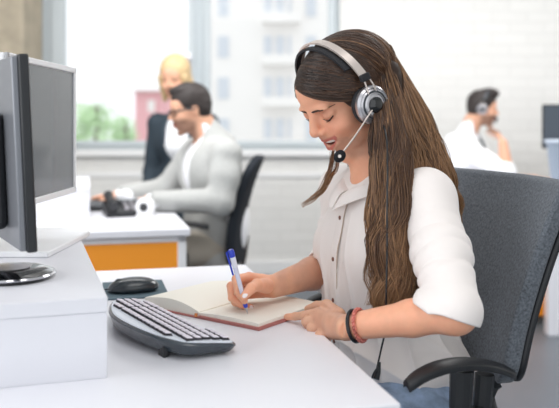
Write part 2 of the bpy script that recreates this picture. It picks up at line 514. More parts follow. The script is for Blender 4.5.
def tree(px, pytop, w, Y, label, seed):
    g = np.random.default_rng(seed)
    top = P(px, pytop, Y); c = top.copy(); hgt = 0.85
    t = thing('tree', (top[0], Y, -6.0), 0, label, 'tree', None)
    MB().tube([(top[0], Y, -6.0), (top[0] + .05, Y, -2), (top[0], Y, top[2] - 0.3)], [0.16, 0.12, 0.04], 8).build('trunk', bark, t, world=True, smooth=True)
    n = 1000; V = []; 
    cl = g.normal(size=(22, 3)); cl /= np.linalg.norm(cl, axis=1)[:, None]
    cl = cl * np.array([w * 0.75, w * 0.75, hgt * 0.75]) * g.uniform(0.3, 1, (22, 1)) + np.array([top[0], Y, top[2] - hgt * .8])
    k = g.integers(0, 22, n); p = cl[k] + g.normal(size=(n, 3)) * 0.12 * (w + 0.3)
    p = p[p[:, 2] < top[2] + .1]; n = len(p)
    a = g.normal(size=(n, 3)); a /= np.linalg.norm(a, axis=1)[:, None]; bb = np.cross(a, g.normal(size=(n, 3))); bb /= np.linalg.norm(bb, axis=1)[:, None]
    s = g.uniform(0.03, 0.07, (n, 1))
    Q = np.stack([p - a * s, p + bb * s * .6, p + a * s, p - bb * s * .6], 1).reshape(-1, 3)
    me = mesh_np('foliage', w2l(t, Q), quads=np.arange(4 * n).reshape(n, 4), smooth=False)
    put('foliage', me, leaf_m, t)
tree(96, 92, 0.7, TY, 'pale green leafy tree outside the left window next to the dark monitor', 3)
tree(126, 110, 0.5, TY + 6, 'smaller green tree outside the left window close to the red house', 5)

# ------------------------------------------------------------------ desks
ANG = math.radians(14.0)
U = np.array([math.cos(ANG), math.sin(ANG), 0]); VV = np.array([-math.sin(ANG), math.cos(ANG), 0])
def desk(corner, w, d, label, end_panel=None):
    """near right corner of the top at corner (x, y); extends -U by w and +V by d."""
    t = thing('office_desk', (corner[0], corner[1], 0), ANG, label, 'desk', None)
    top = MB().box2((-w, 0, 0.704), (0, d, 0.730)); top.build('tabletop', white_lam, t, bevel=0.003)
    MB().box2((-w + .02, 0.03, 0.68), (-.01, 0.06, 0.698)).box2((-w + .02, d - .06, 0.68), (-.01, d - .03, 0.698)).box2((-.04, 0.03, 0.68), (-.01, d - .03, 0.698)).box2((-w + .02, 0.03, 0.68), (-w + .05, d - .03, 0.698)).box2((-w * .5 - .1, .035, .69), (-w * .5 + .1, .06, .704)).box2((-.04, .1, .69), (-.01, .2, .704)).box2((-.04, d - .2, .69), (-.01, d - .1, .704)).box2((-w + .02, .1, .69), (-w + .05, d - .1, .704)).build('frame', white_metal, t, bevel=0.003)
    for (x, y) in ((-.04, .03), (-.04, d - .06), (-w + .02, .03), (-w + .02, d - .06)):
        MB().box2((x, y, 0), (x + .03, y + .03, 0.68)).build('leg', white_metal, t, bevel=0.003)
    return t, w, d
C0 = np.array([0.16, 1.02]); 
t, w, d = desk(C0, 1.75, 1.03, 'large white desk in front with the open notebook and keyboard on it')
C1 = np.array([-0.31, 2.7])
t, w, d = desk(C1, 1.5, 0.95, 'white desk with an orange front panel where the bearded man in glasses works')
MB().box2((-w + .05, 0.035, 0.25), (-.04, 0.05, 0.68)).build('front_panel', orange_m, t, bevel=0.001)
# right desk: board ends
C2 = P(548, 336, 3.99)
t = thing('office_desk', (C2[0], C2[1], 0), 0, 'white desk with an orange panel behind the grey chair at right', 'desk')
MB().box2((-1.1, -0.05, 0.704), (1.3, 0.95, 0.73)).build('tabletop', white_lam, t, bevel=0.003)
MB().box2((0, 0, 0), (0.12, 0.06, 0.704)).build('leg', white_lam, t, bevel=0.003)
MB().box2((-1.05, 0.1, 0), (-1.02, 0.9, 0.704)).build('leg', white_lam, t, bevel=0.003)
MB().box2((1.2, 0.0, 0), (1.24, 0.9, 0.704)).build('leg', white_lam, t, bevel=0.003)
MB().box2((-1.02, 0.18, 0.06), (1.2, 0.2, 0.66)).build('front_panel', orange_m, t)

# monitor risers
def riser(corner, w, d, h, label, ang=ANG):
    t = thing('monitor_riser', (corner[0], corner[1], 0.73), ang, label, 'monitor riser')
    MB().box2((-w, 0.0, h - .022), (0, d, h)).build('top_board', riser_lam, t, bevel=0.002)
    MB().box2((-w + .001, 0.001, 0), (-.001, 0.02, h - .022)).build('front_board', riser_lam, t, bevel=0.001)
    MB().box2((-.02, 0.021, 0), (-.001, d - .001, h - .022)).build('side_board', riser_lam, t, bevel=0.001)
    MB().box2((-w + .001, 0.021, 0), (-w + .02, d - .001, h - .022)).build('side_board', riser_lam, t, bevel=0.001)
RC = P(108, 378, 776.4 * .37 / 256)
riser((RC[0], RC[1]), 0.75, 0.70, 0.117, 'white box riser on the front desk carrying the two monitors', math.radians(18))
RB = P(90, 219, 776.4 * .37 / 97)
riser((RB[0], RB[1]), 0.6, 0.55, 0.125, 'white box riser on the back desk behind the white monitor')
RT = 0.73 + 0.117

# ------------------------------------------------------------------ monitors
def rotz(a): return np.array([[math.cos(a), -math.sin(a), 0], [math.sin(a), math.cos(a), 0], [0, 0, 1]])
screen_dark = mat('screen_off', lin(82, 89, 95), 0.25, coat=0.3)
# white one: its screen looks to +x (root-local: screen normal = -y, so turn by +90 deg)
bpos = P(40, 240, 1.62)
ma = math.radians(90 - 2)
t = thing('white_monitor', (-0.50, 1.575, RT), ma, 'white framed monitor with a dark screen behind the black monitor', 'monitor')
zb = CAM_Z - (192 - 122) / FPX * 1.75 - RT; zt = CAM_Z - (68 - 122) / FPX * 1.75 - RT
MW = 0.405
# local x runs along the screen (+x = away from the camera), local -y is the screen's normal
x1 = 0.178; x0 = x1 - MW; yy = -0.03
MB().box2((x0, yy, zb), (x1, yy + 0.03, zt)).build('housing', white_metal, t, bevel=0.004)
MB().box2((x0, yy - 0.006, zb), (x0 + .012, yy, zt)).box2((x1 - .012, yy - 0.006, zb), (x1, yy, zt)).box2((x0, yy - 0.006, zb), (x1, yy, zb + .012)).box2((x0, yy - 0.006, zt - .012), (x1, yy, zt)).build('bezel', white_metal, t, bevel=0.002)
MB().box2((x0 + .012, yy - 0.002, zb + .012), (x1 - .012, yy + .001, zt - .012)).build('screen', screen_dark, t)
MB().box2((-0.05, -0.0, 0.005), (0.02, 0.03, zb + .1)).build('neck', white_metal, t, bevel=0.004)
base = MB(); base.prism([(-0.13, -0.075), (0.15, -0.075), (0.205, -0.02), (0.205, 0.10), (-0.13, 0.10)], 0.0, 0.012); base.build('base', white_metal, t, bevel=0.003)

# black one: we see its back; rear normal (-.86,-.5)
phi = math.atan2(0.866, -0.5)          # its width runs along (-.5,.866) away from the camera
edge = P(33, 253, 1.16)
silver_back = mat('dark_silver_back', lin(124, 126, 132), 0.38, metal=0.5)
fr = np.array([-0.5, 0.866, 0]); nb = np.array([-0.866, -0.5, 0.0])
ctr = edge + fr * 0.225; ctr[2] = RT
t = thing('black_monitor', ctr, phi, 'black edged monitor seen from behind on the riser, cut by the left side', 'monitor')
# local x = fr, local y = rear side (z cross fr = (-.866,-.5))
lean = math.radians(2.6); Rl = np.array([[1, 0, 0], [0, math.cos(lean), math.sin(lean)], [0, -math.sin(lean), math.cos(lean)]])
hb = edge[2] - RT; HM = 0.298
def leanbox(c, s):
    m = MB(); m.box((0, 0, 0), s); V = m.v[0] + np.array(c); V = V @ Rl.T; V[:, 2] += hb; m.v[0] = V; return m
leanbox((0, 0, HM / 2), (0.45, 0.015, HM)).build('bezel', black_pl, t, bevel=0.003)
leanbox((0, -0.008, HM / 2), (0.42, 0.002, HM - .04)).build('screen', screen_dark, t)
leanbox((0.003, 0.0115, HM / 2), (0.442, 0.011, HM - .005)).build('rear_cover', silver_back, t, bevel=0.003, seg=3)
leanbox((-0.015, 0.035, HM / 2 - .03), (0.25, 0.04, HM * .62)).build('stand_mount', black_pl, t, bevel=0.012, seg=3)
MB().tube([(0.02, 0.07, 0.02), (0.02, 0.075, 0.12), (0.02, 0.06, 0.2)], 0.02, 12).build('stand_pole', dark_pl, t, smooth=True)
foot = P(10, 278, 1.26)
fl_ = w2l(t, np.array([foot]))[0]
ft = MB().lathe([(0.02, 0.016), (0.055, 0.0155), (0.068, 0.010), (0.070, 0.005), (0.067, 0.0)], (0, 0, 0), n=48)
V = ft.v[0]; a = -phi; V = V @ np.array([[math.cos(a), -math.sin(a), 0], [math.sin(a), math.cos(a), 0], [0, 0, 1]]).T * np.array([1, 1, 1.0]); 
ft.v[0] = V + np.array([fl_[0], fl_[1], 0.0]); fo = ft.build('foot', black_gl, t, smooth=True)
MB().lathe([(0.0705, 0.0055), (0.072, 0.0075), (0.0705, 0.0095), (0.0685, 0.0095)], (fl_[0], fl_[1], 0), n=48).build('foot_rim', chrome, fo, smooth=True)
MB().lathe([(0.030, 0.0158), (0.032, 0.018), (0.012, 0.019)], (fl_[0], fl_[1], 0), n=32).build('pole_socket', silver, fo, smooth=True)
# ------------------------------------------------------------------ things on the front desk
DZ = 0.730
# keyboard: local +x towards its far end, local +y towards its raised rear edge
KA = math.atan2(0.85, -0.53)
kb = thing('keyboard', (-0.071, 1.245, DZ), KA, 'black and silver curved keyboard with dark keys painted pale with glare on the front desk', 'keyboard')
outline = [(0, 0), (.1, .004), (.2, .008), (.29, .014), (.325, .024), (.343, .05), (.336, .08), (.295, .104), (.215, .13), (.14, .133), (.064, .121), (.022, .104), (-.002, .084), (-.008, .04)]
def closed_spline(pts, n):
    p = np.array(pts, float); m = len(p); out = []
    for i in range(m):
        a, b, c, d = p[(i - 1) % m], p[i], p[(i + 1) % m], p[(i + 2) % m]
        for f in np.linspace(0, 1, n, endpoint=False):
            out.append(0.5 * (2 * b + (c - a) * f + (2 * a - 5 * b + 4 * c - d) * f * f + (3 * b - a - 3 * c + d) * f ** 3))
    return np.array(out)
OL = closed_spline(outline, 5); cen = OL.mean(0)
def shrink(d):
    v = np.roll(OL, -1, 0) - np.roll(OL, 1, 0); nrm = np.stack([-v[:, 1], v[:, 0]], 1); nrm /= np.linalg.norm(nrm, axis=1)[:, None]
    return OL + nrm * d
def kz(y, z): return z + 0.006 + 0.13 * max(y, 0)         # the board slopes up to its rear edge on the flip-out feet
def ring(mb, rings):
    n = len(OL); V = []; F = []
    for d, z in rings:
        for q in shrink(d): V.append((q[0], q[1], kz(q[1], z) if z > .004 else z + .006 + .05 * max(q[1], 0)))
    for i in range(len(rings) - 1):
        F += [(i * n + k, i * n + (k + 1) % n, (i + 1) * n + (k + 1) % n, (i + 1) * n + k) for k in range(n)]
    F += [tuple(range(n - 1, -1, -1)), tuple((len(rings) - 1) * n + k for k in range(n))]
    return mb.add(V, F)
ring(MB(), [(0.012, -0.004), (0.006, 0.0), (-0.001, 0.0075), (0.001, 0.010), (0.004, 0.0115)]).build('base', mat('keyboard_base', lin(58, 66, 74), 0.25, coat=0.4), kb, smooth=True)
ring(MB(), [(0.0045, 0.010), (0.0045, 0.0125), (0.008, 0.0135)]).build('top_plate', mat('keyboard_silver', lin(222, 228, 238), 0.35, metal=0.15), kb)
def inside(pt, poly):
    x, y = pt; c = False; n = len(poly)
    for i in range(n):
        x1, y1 = poly[i]; x2, y2 = poly[(i + 1) % n]
        if (y1 > y) != (y2 > y) and x < (x2 - x1) * (y - y1) / (y2 - y1) + x1: c = not c
    return c
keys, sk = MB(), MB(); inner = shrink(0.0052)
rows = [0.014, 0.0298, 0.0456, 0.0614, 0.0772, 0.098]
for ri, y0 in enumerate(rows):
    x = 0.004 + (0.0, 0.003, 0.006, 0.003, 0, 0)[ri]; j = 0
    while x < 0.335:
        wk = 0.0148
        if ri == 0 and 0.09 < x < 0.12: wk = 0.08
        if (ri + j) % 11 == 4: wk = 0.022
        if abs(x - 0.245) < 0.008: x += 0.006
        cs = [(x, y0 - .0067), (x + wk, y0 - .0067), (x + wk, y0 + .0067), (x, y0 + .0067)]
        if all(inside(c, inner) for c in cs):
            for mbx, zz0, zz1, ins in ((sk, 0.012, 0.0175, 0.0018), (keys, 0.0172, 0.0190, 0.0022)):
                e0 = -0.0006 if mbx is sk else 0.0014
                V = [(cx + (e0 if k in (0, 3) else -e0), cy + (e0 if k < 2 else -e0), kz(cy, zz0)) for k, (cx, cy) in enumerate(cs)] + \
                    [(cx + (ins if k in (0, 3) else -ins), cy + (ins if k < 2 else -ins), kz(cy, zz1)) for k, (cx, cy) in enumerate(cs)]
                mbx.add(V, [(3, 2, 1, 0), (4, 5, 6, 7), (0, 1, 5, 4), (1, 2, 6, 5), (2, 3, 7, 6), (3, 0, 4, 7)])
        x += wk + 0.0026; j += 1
sk.build('key_sides', mat('key_dark', lin(34, 32, 40), 0.5), kb)
keys.build('keys', mat('key_glare', lin(232, 226, 236), 0.35), kb)  # pale cap colour stands in for glare on dark keys
for x in (0.045, 0.25):
    MB().box((x, 0.105, 0.008), (0.022, 0.008, 0.017)).build('flip_foot', black_pl, kb, bevel=0.001)

# mouse pad and mouse
mp = MB().box2((-0.135, 0, 0), (0, 0.175, 0.003)); 
pad = mp.build('mouse_pad', mat('pad_blue_grey', lin(84, 104, 114), 0.8, bump=(900, .2)), None, bevel=0.001)
pad.location = (-0.232, 1.64, DZ); pad.rotation_euler = (0, 0, ANG)
setp(pad, 'small blue grey mouse pad on the desk beside the white riser', 'mouse pad')
mo = thing('computer_mouse', (-0.312, 1.685, DZ + .003), math.radians(180 + 14), 'black computer mouse on the blue grey pad', 'computer mouse')
g = Field()
g.ell((0.0, 0, 0.010), (0.050, 0.030, 0.021), k=0.01); g.ell((0.02, 0, 0.006), (0.04, 0.029, 0.018), k=0.012)
g.box((0, 0, -0.05), (0.2, 0.2, 0.0515), rnd=0.0, k=0.004, op='s')
Vm, Qm = g.mesh((-0.07, -0.05, -0.01), (0.08, 0.05, 0.05), 0.0016)
put('body', mesh_np('body', Vm, quads=Qm), mat('mouse_black', lin(36, 44, 50), 0.25, coat=0.4), mo)
wheel = MB().lathe([(0.009, -0.003), (0.010, -0.001), (0.010, 0.001), (0.009, 0.003)], (0.036, 0, 0.0190), (0, 1, 0), n=20).build('scroll_wheel', dark_pl, mo, smooth=True)
MB().tube(catmull([(0.055, 0, 0.008), (0.08, 0.0, 0.004), (0.105, 0.02, 0.0028), (0.12, 0.045, 0.0028)], 16), 0.0018, 8).build('cable', black_pl, mo, smooth=True)

# open notebook: local +x over the right page, +y up the spine
NB = thing('notebook', (-0.155, 1.463, DZ), math.atan2(-0.6, 0.8), 'open notebook with rose cover and cream pages under the writing hand', 'notebook')
PW, PH = 0.145, 0.205
def page_block(sign, zc, arc, name):
    n = 14; G0, G1 = [], []
    for i in range(n):
        f = i / (n - 1); x = sign * PW * f
        ztop = zc + arc * math.sin(min(1, f * 1.15) * PI * 0.5) * (1 - 0.75 * f) * 2.1
        G1.append([(x, y, ztop) for y in np.linspace(0.003, PH - .003, 6)]); G0.append([(x, y, 0.0035) for y in np.linspace(0.003, PH - .003, 6)])
    G0, G1 = np.array(G0), np.array(G1); m, q = G0.shape[:2]
    V = np.concatenate([G1.reshape(-1, 3), G0.reshape(-1, 3)]); o = m * q; F = []
    for i in range(m - 1):
        for j in range(q - 1):
            a, b, c, d = i * q + j, i * q + j + 1, (i + 1) * q + j + 1, (i + 1) * q + j
            F += [(a, d, c, b) if sign > 0 else (a, b, c, d), (o + a, o + b, o + c, o + d) if sign > 0 else (o + a, o + d, o + c, o + b)]
        for j in (0, q - 1):
            a, d = i * q + j, (i + 1) * q + j; F.append((a, o + a, o + d, d))
    for j in range(q - 1):
        for i in (0, m - 1):
            a, b = i * q + j, i * q + j + 1; F.append((a, b, o + b, o + a))
    mb = MB().add(V, F); return mb.build(name, paper, NB, smooth=True)
page_block(1, 0.0095, 0.004, 'page_block'); page_block(-1, 0.012, 0.014, 'page_block')
MB().box2((0.001, -0.001, 0), (PW + .004, PH + .001, 0.0034)).box2((-PW - .004, -0.001, 0), (-0.001, PH + .001, 0.0034)).box2((-.002, -.001, 0), (.002, PH + .001, 0.003)).build('cover', rose_cover, NB, bevel=0.0012)
MB().tube([(0.0, -0.004, 0.004), (0.0, -0.003, 0.010)], 0.003, 8).build('spine_band', mat('spine_orange', lin(196, 122, 70), .7), NB, smooth=True)
MB().box2((0.004, -0.0015, 0.0034), (PW + .001, 0.003, 0.0060)).box2((PW, 0.0, 0.0034), (PW + .0035, PH, 0.0062)).build('cover_edge', rose_cover, NB)

# pen
tip = np.array([-0.0585, 1.446, DZ + 0.0098]); top = np.array([-0.089, 1.412, 0.868]); ax = top - tip; Lp = np.linalg.norm(ax); ax /= Lp
pen = thing('pen', tip, 0, 'white and blue ballpoint pen held upright over the notebook page', 'pen')
o0 = (0, 0, 0)
MB().lathe([(0.0006, 0), (0.0009, 0.004), (0.0030, 0.016), (0.0034, 0.018)], o0, ax, n=16).build('tip_cone', silver, pen, smooth=True)
MB().lathe([(0.0040, 0.018), (0.0043, 0.03), (0.0043, 0.04), (0.004, 0.044)], o0, ax, n=16).build('grip', mat('pen_blue', lin(44, 66, 190), .3), pen, smooth=True)
MB().lathe([(0.0042, 0.044), (0.0044, 0.06), (0.0044, Lp - .035)], o0, ax, n=16).build('barrel', mat('pen_clear', lin(216, 218, 236), .15, coat=.5), pen, smooth=True)
MB().lathe([(0.005, Lp - .035), (0.0053, Lp - .02), (0.0048, Lp - .004), (0.0025, Lp)], o0, ax, n=16).build('cap', mat('pen_white', lin(226, 228, 240), .25), pen, smooth=True)
sd = np.cross(ax, (0, 1, 0)); sd /= np.linalg.norm(sd)
sd2 = -np.cross(ax, sd); 
cb = MB(); cb.tube([ax * (Lp - .002) + sd * .004, ax * (Lp - .004) + sd * .0085, ax * (Lp - .05) + sd * .0075], 0.0018, 8); cb.build('clip', MATS['pen_blue'], pen, smooth=True)
cb = MB(); cb.lathe([(0.0056, Lp - .014), (0.0056, Lp - .003), (0.004, Lp - .0)], o0, ax, n=16); cb.build('push_button', MATS['pen_blue'], pen, smooth=True)

# ------------------------------------------------------------------ grey office chair of the woman
sx_, sy_ = 0.21, 1.50
ch = thing('office_chair', (sx_, sy_, 0), ANG + PI, 'grey fabric office chair with black armrests under the woman with long hair', 'chair')
# local +x = the way the sitter faces, local +y = towards the camera side ... world = Rz(194deg)
def back_grid(inset, depth, n=34, m=30):
    """grid over the backrest in world coordinates; s from the near edge to the far edge, t upward."""
    G = np.zeros((m, n, 3))
    nb_, nt_ = np.array([0.422, 1.345]), np.array([0.540, 1.375])
    for i in range(m):
        t = i / (m - 1); z = 0.635 + inset + (0.367 - 2 * inset - (.006 if depth else 0)) * t
        e = nb_ + (nt_ - nb_) * t ** 1.9
        width = 0.435 + 0.06 * t ** 1.5
        # rounded corners
        rc = 0.06 - inset * .5; zz = z - 0.635; cut = 0.0
        for dz in (zz, 0.375 - zz):
            rr = rc if dz is zz else 0.03
            if dz < rr: cut = max(cut, rr - math.sqrt(max(0, rr * rr - (rr - dz) ** 2)))
        a = inset + cut; b_ = width - inset - cut
        for j in range(n):
            s = a + (b_ - a) * j / (n - 1)
            bulge = 0.035 * math.sin(PI * s / width) + depth
            p = e + VV[:2] * (s - 0.02) + U[:2] * (bulge - 0.035 + 0.012 * math.sin(t * PI))
            G[i, j] = (p[0], p[1], z)
    return G
m1 = MB().sheet(back_grid(0.008, 0.0), 0.034, nrm=np.broadcast_to(U, (30, 34, 3))); m1.build('backrest', chair_fab, ch, world=True, bevel=0.008, seg=3)
m2 = MB().sheet(back_grid(0.010, 0.024), 0.016, nrm=np.broadcast_to(U, (30, 34, 3))); m2.build('back_shell', black_pl, ch, world=True, bevel=0.006, seg=2)
sm = MB(); sm.box((0.01, 0, 0.465), (0.46, 0.46, 0.07)); sm.build('seat', chair_fab, ch, bevel=0.03, seg=4)
sm = MB(); sm.box((0.0, 0, 0.422), (0.40, 0.40, 0.02)); sm.build('seat_pan', black_pl, ch, bevel=0.006)
cb_ = w2l(ch, np.array([[0.40, 1.56, 0.70]]))[0]
MB().tube(catmull([(-0.1, 0, 0.41), (-0.24, 0.0, 0.42), (cb_[0] - .02, cb_[1], 0.56), (cb_[0] - .045, cb_[1], 0.76)], 20), 0.028, 10, flat=0.5).build('back_bracket', black_pl, ch, smooth=True)
MB().lathe([(0.028, 0.12), (0.028, 0.26), (0.018, 0.26), (0.018, 0.412)], (0, 0, 0), n=20).build('gas_column', dark_pl, ch, smooth=True)
bs = MB()
for k in range(5):
    a = 2 * PI * k / 5 + .3
    bs.tube([(0, 0, 0.115), (0.14 * math.cos(a), 0.14 * math.sin(a), 0.10), (0.29 * math.cos(a), 0.29 * math.sin(a), 0.075)], [0.03, 0.024, 0.016], 10)
bs.build('star_base', black_pl, ch, smooth=True)
for k in range(5):
    a = 2 * PI * k / 5 + .3; c = np.array([0.29 * math.cos(a), 0.29 * math.sin(a), 0.03])
    w = MB()
    for s in (-1, 1):
        dd = np.array([-math.sin(a), math.cos(a), 0]); w.lathe([(0.02, -.008), (0.029, -.005), (0.029, .005), (0.02, .008)], c + dd * s * .014, dd, n=18)
    w.tube([c, c + np.array([0, 0, .045])], 0.008, 8); w.build('caster', black_pl, ch, smooth=True)
def armrest(off, first):
    """arched pad in world coordinates, moved by off."""
    pts = [P(406, 384, 1.17), P(420, 373, 1.19), P(440, 364.5, 1.215), P(462, 361, 1.25), P(485, 362.5, 1.285), P(502, 367, 1.315), P(514, 373, 1.335)]
    pts = np.array(pts) + off; c = catmull(pts, 30)
    wdt = np.interp(np.linspace(0, 1, 30), [0, .08, .3, .7, .93, 1], [.012, .016, .019, .019, .014, .009])
    G = np.zeros((30, 9, 3)); side = np.array([-U[1], U[0], 0])
    for i in range(30):
        for j in range(9):
            q = (j - 4) / 4; G[i, j] = c[i] + side * wdt[i] * q - np.array([0, 0, 0.006 * q * q])
    pad_ = MB().sheet(G, 0.011, nrm=np.broadcast_to(np.array([0, 0, -1.0]), (30, 9, 3))); par = pad_.build('armrest', black_pl, ch, world=True, bevel=0.004, seg=3)
    q0 = P(462, 364, 1.275) + off; q1 = P(492, 368, 1.31) + off
    st = MB()
    st.tube([q0 + np.array([0, 0, -.010]), q0 + np.array([-.004, 0, -.1]), q0 + np.array([-.012, 0, -.24])], [0.017, 0.015, 0.016], 10, flat=1.2)
    st.tube([q1 + np.array([-.012, 0, -.010]), q1 + np.array([-.02, 0, -.1]), q1 + np.array([-.045, 0, -.24])], [0.014, 0.013, 0.016], 10, flat=1.2)
    qa = (q0 + q1) / 2 + np.array([-.02, 0, -.24])
    st.box(qa + np.array([0, .0, 0.0]), (0.085, 0.035, 0.05), rotz(ANG)); st.box((q0 + q1) / 2 + np.array([-.012, 0, -.085]), (0.04, 0.02, 0.03), rotz(ANG))
    under = (qa + np.array([0, 0, -.02])); 
    s2 = MB().build  # noqa
    cen_ = np.array([sx_, sy_, 0]); inward = np.array([cen_[0] + .03, cen_[1], 0.425]) - under; inward[2] = 0.425 - under[2]
    st.tube([under, under + np.array([0, 0, 0.425 - under[2]]) + inward * [.1, .1, 0], under * [1, 1, 0] + np.array([0, 0, .425]) + inward * [.75, .75, 0]], [0.022, 0.02, 0.02], 10, flat=.8)
    st.build('arm_support', black_pl, ch, world=True, smooth=False)
armrest(np.zeros(3), True)
armrest(VV * 0.53 - U * 0.01, False)
# ------------------------------------------------------------------ people
S_BASE = np.array(lin(238, 174, 142)[:3]); S_RED = np.array(lin(214, 128, 106)[:3]); S_LIP = np.array(lin(196, 92, 84)[:3])
def head_prims(F, H, R, s=1.0, smile=True, female=True, k0=0.012):
    def L(x, y, z): return H + R @ (np.array([x, y, z]) * s)
    def r(*a): return np.array(a) * s
    F.ell(L(-.014, 0, .030), r(.090, .075, .078), R, k=k0)
    F.ell(L(.030, 0, -.022), r(.060, .056, .075), R, k=.02 * s)
    F.ell(L(.044, 0, .042), r(.046, .055, .044), R, k=.02 * s)                     # forehead
    F.ell(L(.030, 0, -.074), r(.048, .044 if female else .05, .034), R, k=.02 * s)  # jaw
    F.ell(L(.069, 0, -.101), r(.017, .019, .015), R, k=.016 * s)                    # chin
    for y in (-1, 1):
        F.ell(L(.062, y * .034, -.030), r(.025, .022, .020), R, k=.016 * s)         # cheek
        F.ell(L(.079, y * .026, .020), r(.012, .022, .007), R, k=.010 * s)          # brow
        F.ell(L(.103, y * .031, .006), r(.020, .016, .0115), R, k=.012 * s, op='s') # socket
        F.ell(L(.0725, y * .0315, .004), r(.0145, .0155, .0125), R, k=.004 * s)     # lidded eye
    F.cap(L(.084, 0, .016), L(.104, 0, -.018), .0075 * s, .0092 * s, k=.010 * s)    # nose
    F.ell(L(.1025, 0, -.022), r(.0105, .0098, .0085), R, k=.006 * s)
    for y in (-1, 1):
        F.ell(L(.094, y * .0115, -.026), r(.0095, .0062, .0065), R, k=.005 * s)
    F.ell(L(.074, 0, -.050), r(.022, .030, .024), R, k=.014 * s)                    # muzzle
    if smile:
        F.ell(L(.097, 0, -.0540), r(.027, .0280, .0088), R, k=.004 * s, op='s')
        up_ = [L(.071, -.031, -.042), L(.087, -.017, -.0455), L(.0945, -.004, -.0450), L(.0945, .004, -.0450), L(.087, .017, -.0455), L(.071, .031, -.042)]
        lo_ = [L(.071, -.031, -.043), L(.084, -.019, -.0590), L(.0905, -.006, -.0665), L(.0905, .006, -.0665), L(.084, .019, -.0590), L(.071, .031, -.043)]
        F.chain(up_, np.array([.0020, .0034, .0038, .0038, .0034, .0020]) * s, k=.003 * s)
        F.chain(lo_, np.array([.0020, .0042, .0052, .0052, .0042, .0020]) * s, k=.004 * s)
    else:
        F.chain([L(.078, -.022, -.0585), L(.0955, -.006, -.055), L(.0955, .006, -.055), L(.078, .022, -.0585)], np.array([.002, .0045, .0045, .002]) * s, k=.004 * s)
        F.chain([L(.078, -.022, -.0600), L(.0935, -.005, -.066), L(.0935, .005, -.066), L(.078, .022, -.0600)], np.array([.002, .0052, .0052, .002]) * s, k=.004 * s)
    for y in (-1, 1):                                                              # ears
        F.ell(L(-.006, y * .074, -.002), r(.017, .006, .030), R @ np.array(Matrix.Rotation(-.15, 3, 'Y')), k=.006 * s)
        F.ell(L(-.002, y * .0805, .002), r(.009, .005, .015), R, k=.004 * s, op='s')
    return L

def hand_prims(F, W, palm, fingers, thumb, s=1.0):
    """W wrist; palm: knuckle points [index..little]; fingers: joint lists starting at the knuckle; thumb: joint list."""
    W = np.array(W, float)
    kn = [np.array(p, float) for p in palm]
    for i, q in enumerate(kn):
        b = W + (q - W) * 0.18 + (q - np.mean(kn, 0)) * 0.25
        F.cap(b, q, .0135 * s, .0098 * s, k=.009 * s)
    for a, b in zip(kn[:-1], kn[1:]):
        F.cap((a + W) / 2, (b + W) / 2, .012 * s, .012 * s, k=.008 * s)
    for i, f in enumerate(fingers):
        f = [np.array(p, float) for p in f]; r0 = (.0086, .0088, .0082, .0072)[i] * s
        rr = np.linspace(r0 * 1.05, r0 * .72, len(f))
        F.chain(f, rr, k=.0022 * s)
    th = [np.array(p, float) for p in thumb]
    F.chain(th, np.array([.0150, .0112, .0096, .0072][:len(th)]) * s, k=.004 * s)

W_ID = thing('person', (0.21, 1.55, 0), 0, 'young woman with long brown hair in a white blouse smiling and writing in the notebook', 'person')
H = np.array([0.131, 1.540, 1.157]); R = frame((-.866, -.5), math.radians(36), math.radians(0))
FB = np.array([-.92, -.39, 0]); FB /= np.linalg.norm(FB); LB = np.array([-FB[1], FB[0], 0]); RB_ = np.stack([FB, LB, [0, 0, 1]], 1)
F = Field(); L = head_prims(F, H, R)
chest = np.array([0.212, 1.567, 0.88])
# neck, upper chest and shoulders
F.cap(L(-.030, 0, -.055), np.array([.215, 1.568, .985]), .047, .054, k=.02)
F.cap(L(-.002, .0, -.075), np.array([.185, 1.555, .985]), .035, .042, k=.02)
SH_N = np.array([.266, 1.41, .962]); SH_F = np.array([.143, 1.715, .952])
F.cap(SH_N, SH_F, .042, .042, k=.03)
F.ell(chest, (.085, .14, .12), RB_, k=.03)
F.ell((.225, 1.57, .70), (.08, .12, .16), RB_, k=.04)
F.ell((.24, 1.57, .56), (.09, .15, .08), RB_, k=.04)
EL_N = np.array([.277, 1.225, .800]); WR_N = P(347, 327, 1.315)
F.cap(SH_N, EL_N, .040, .036, k=.02); 
mid = EL_N * .62 + WR_N * .38
F.chain([EL_N, mid, WR_N], [.031, .0285, .0215], k=.012)
EL_F = np.array([.122, 1.70, .785]); WR_F = P(274, 286, 1.535)
F.cap(SH_F, EL_F, .04, .035, k=.02); mid = EL_F * .6 + WR_F * .4
F.chain([EL_F, mid, WR_F], [.036, .033, .0225], k=.012)
# near (left) hand steadies the notebook's corner
kn = [P(318, 313, 1.395), P(317, 320, 1.385), P(321, 328, 1.37), P(329, 334, 1.352)]
hand_prims(F, WR_N, kn,
           [[kn[0], P(304, 315.5, 1.41), P(295, 316.5, 1.425), P(287, 317, 1.44)],
            [kn[1], P(306, 322, 1.392), P(309, 327, 1.396), P(317, 329, 1.398)],
            [kn[2], P(311, 328, 1.378), P(314, 333, 1.380), P(322, 335, 1.382)],
            [kn[3], P(319, 334, 1.356), P(321, 338, 1.358), P(328, 340, 1.362)]],
           [P(338, 316, 1.36), P(327, 306, 1.405), P(317, 306.5, 1.44), P(308, 309, 1.465)])
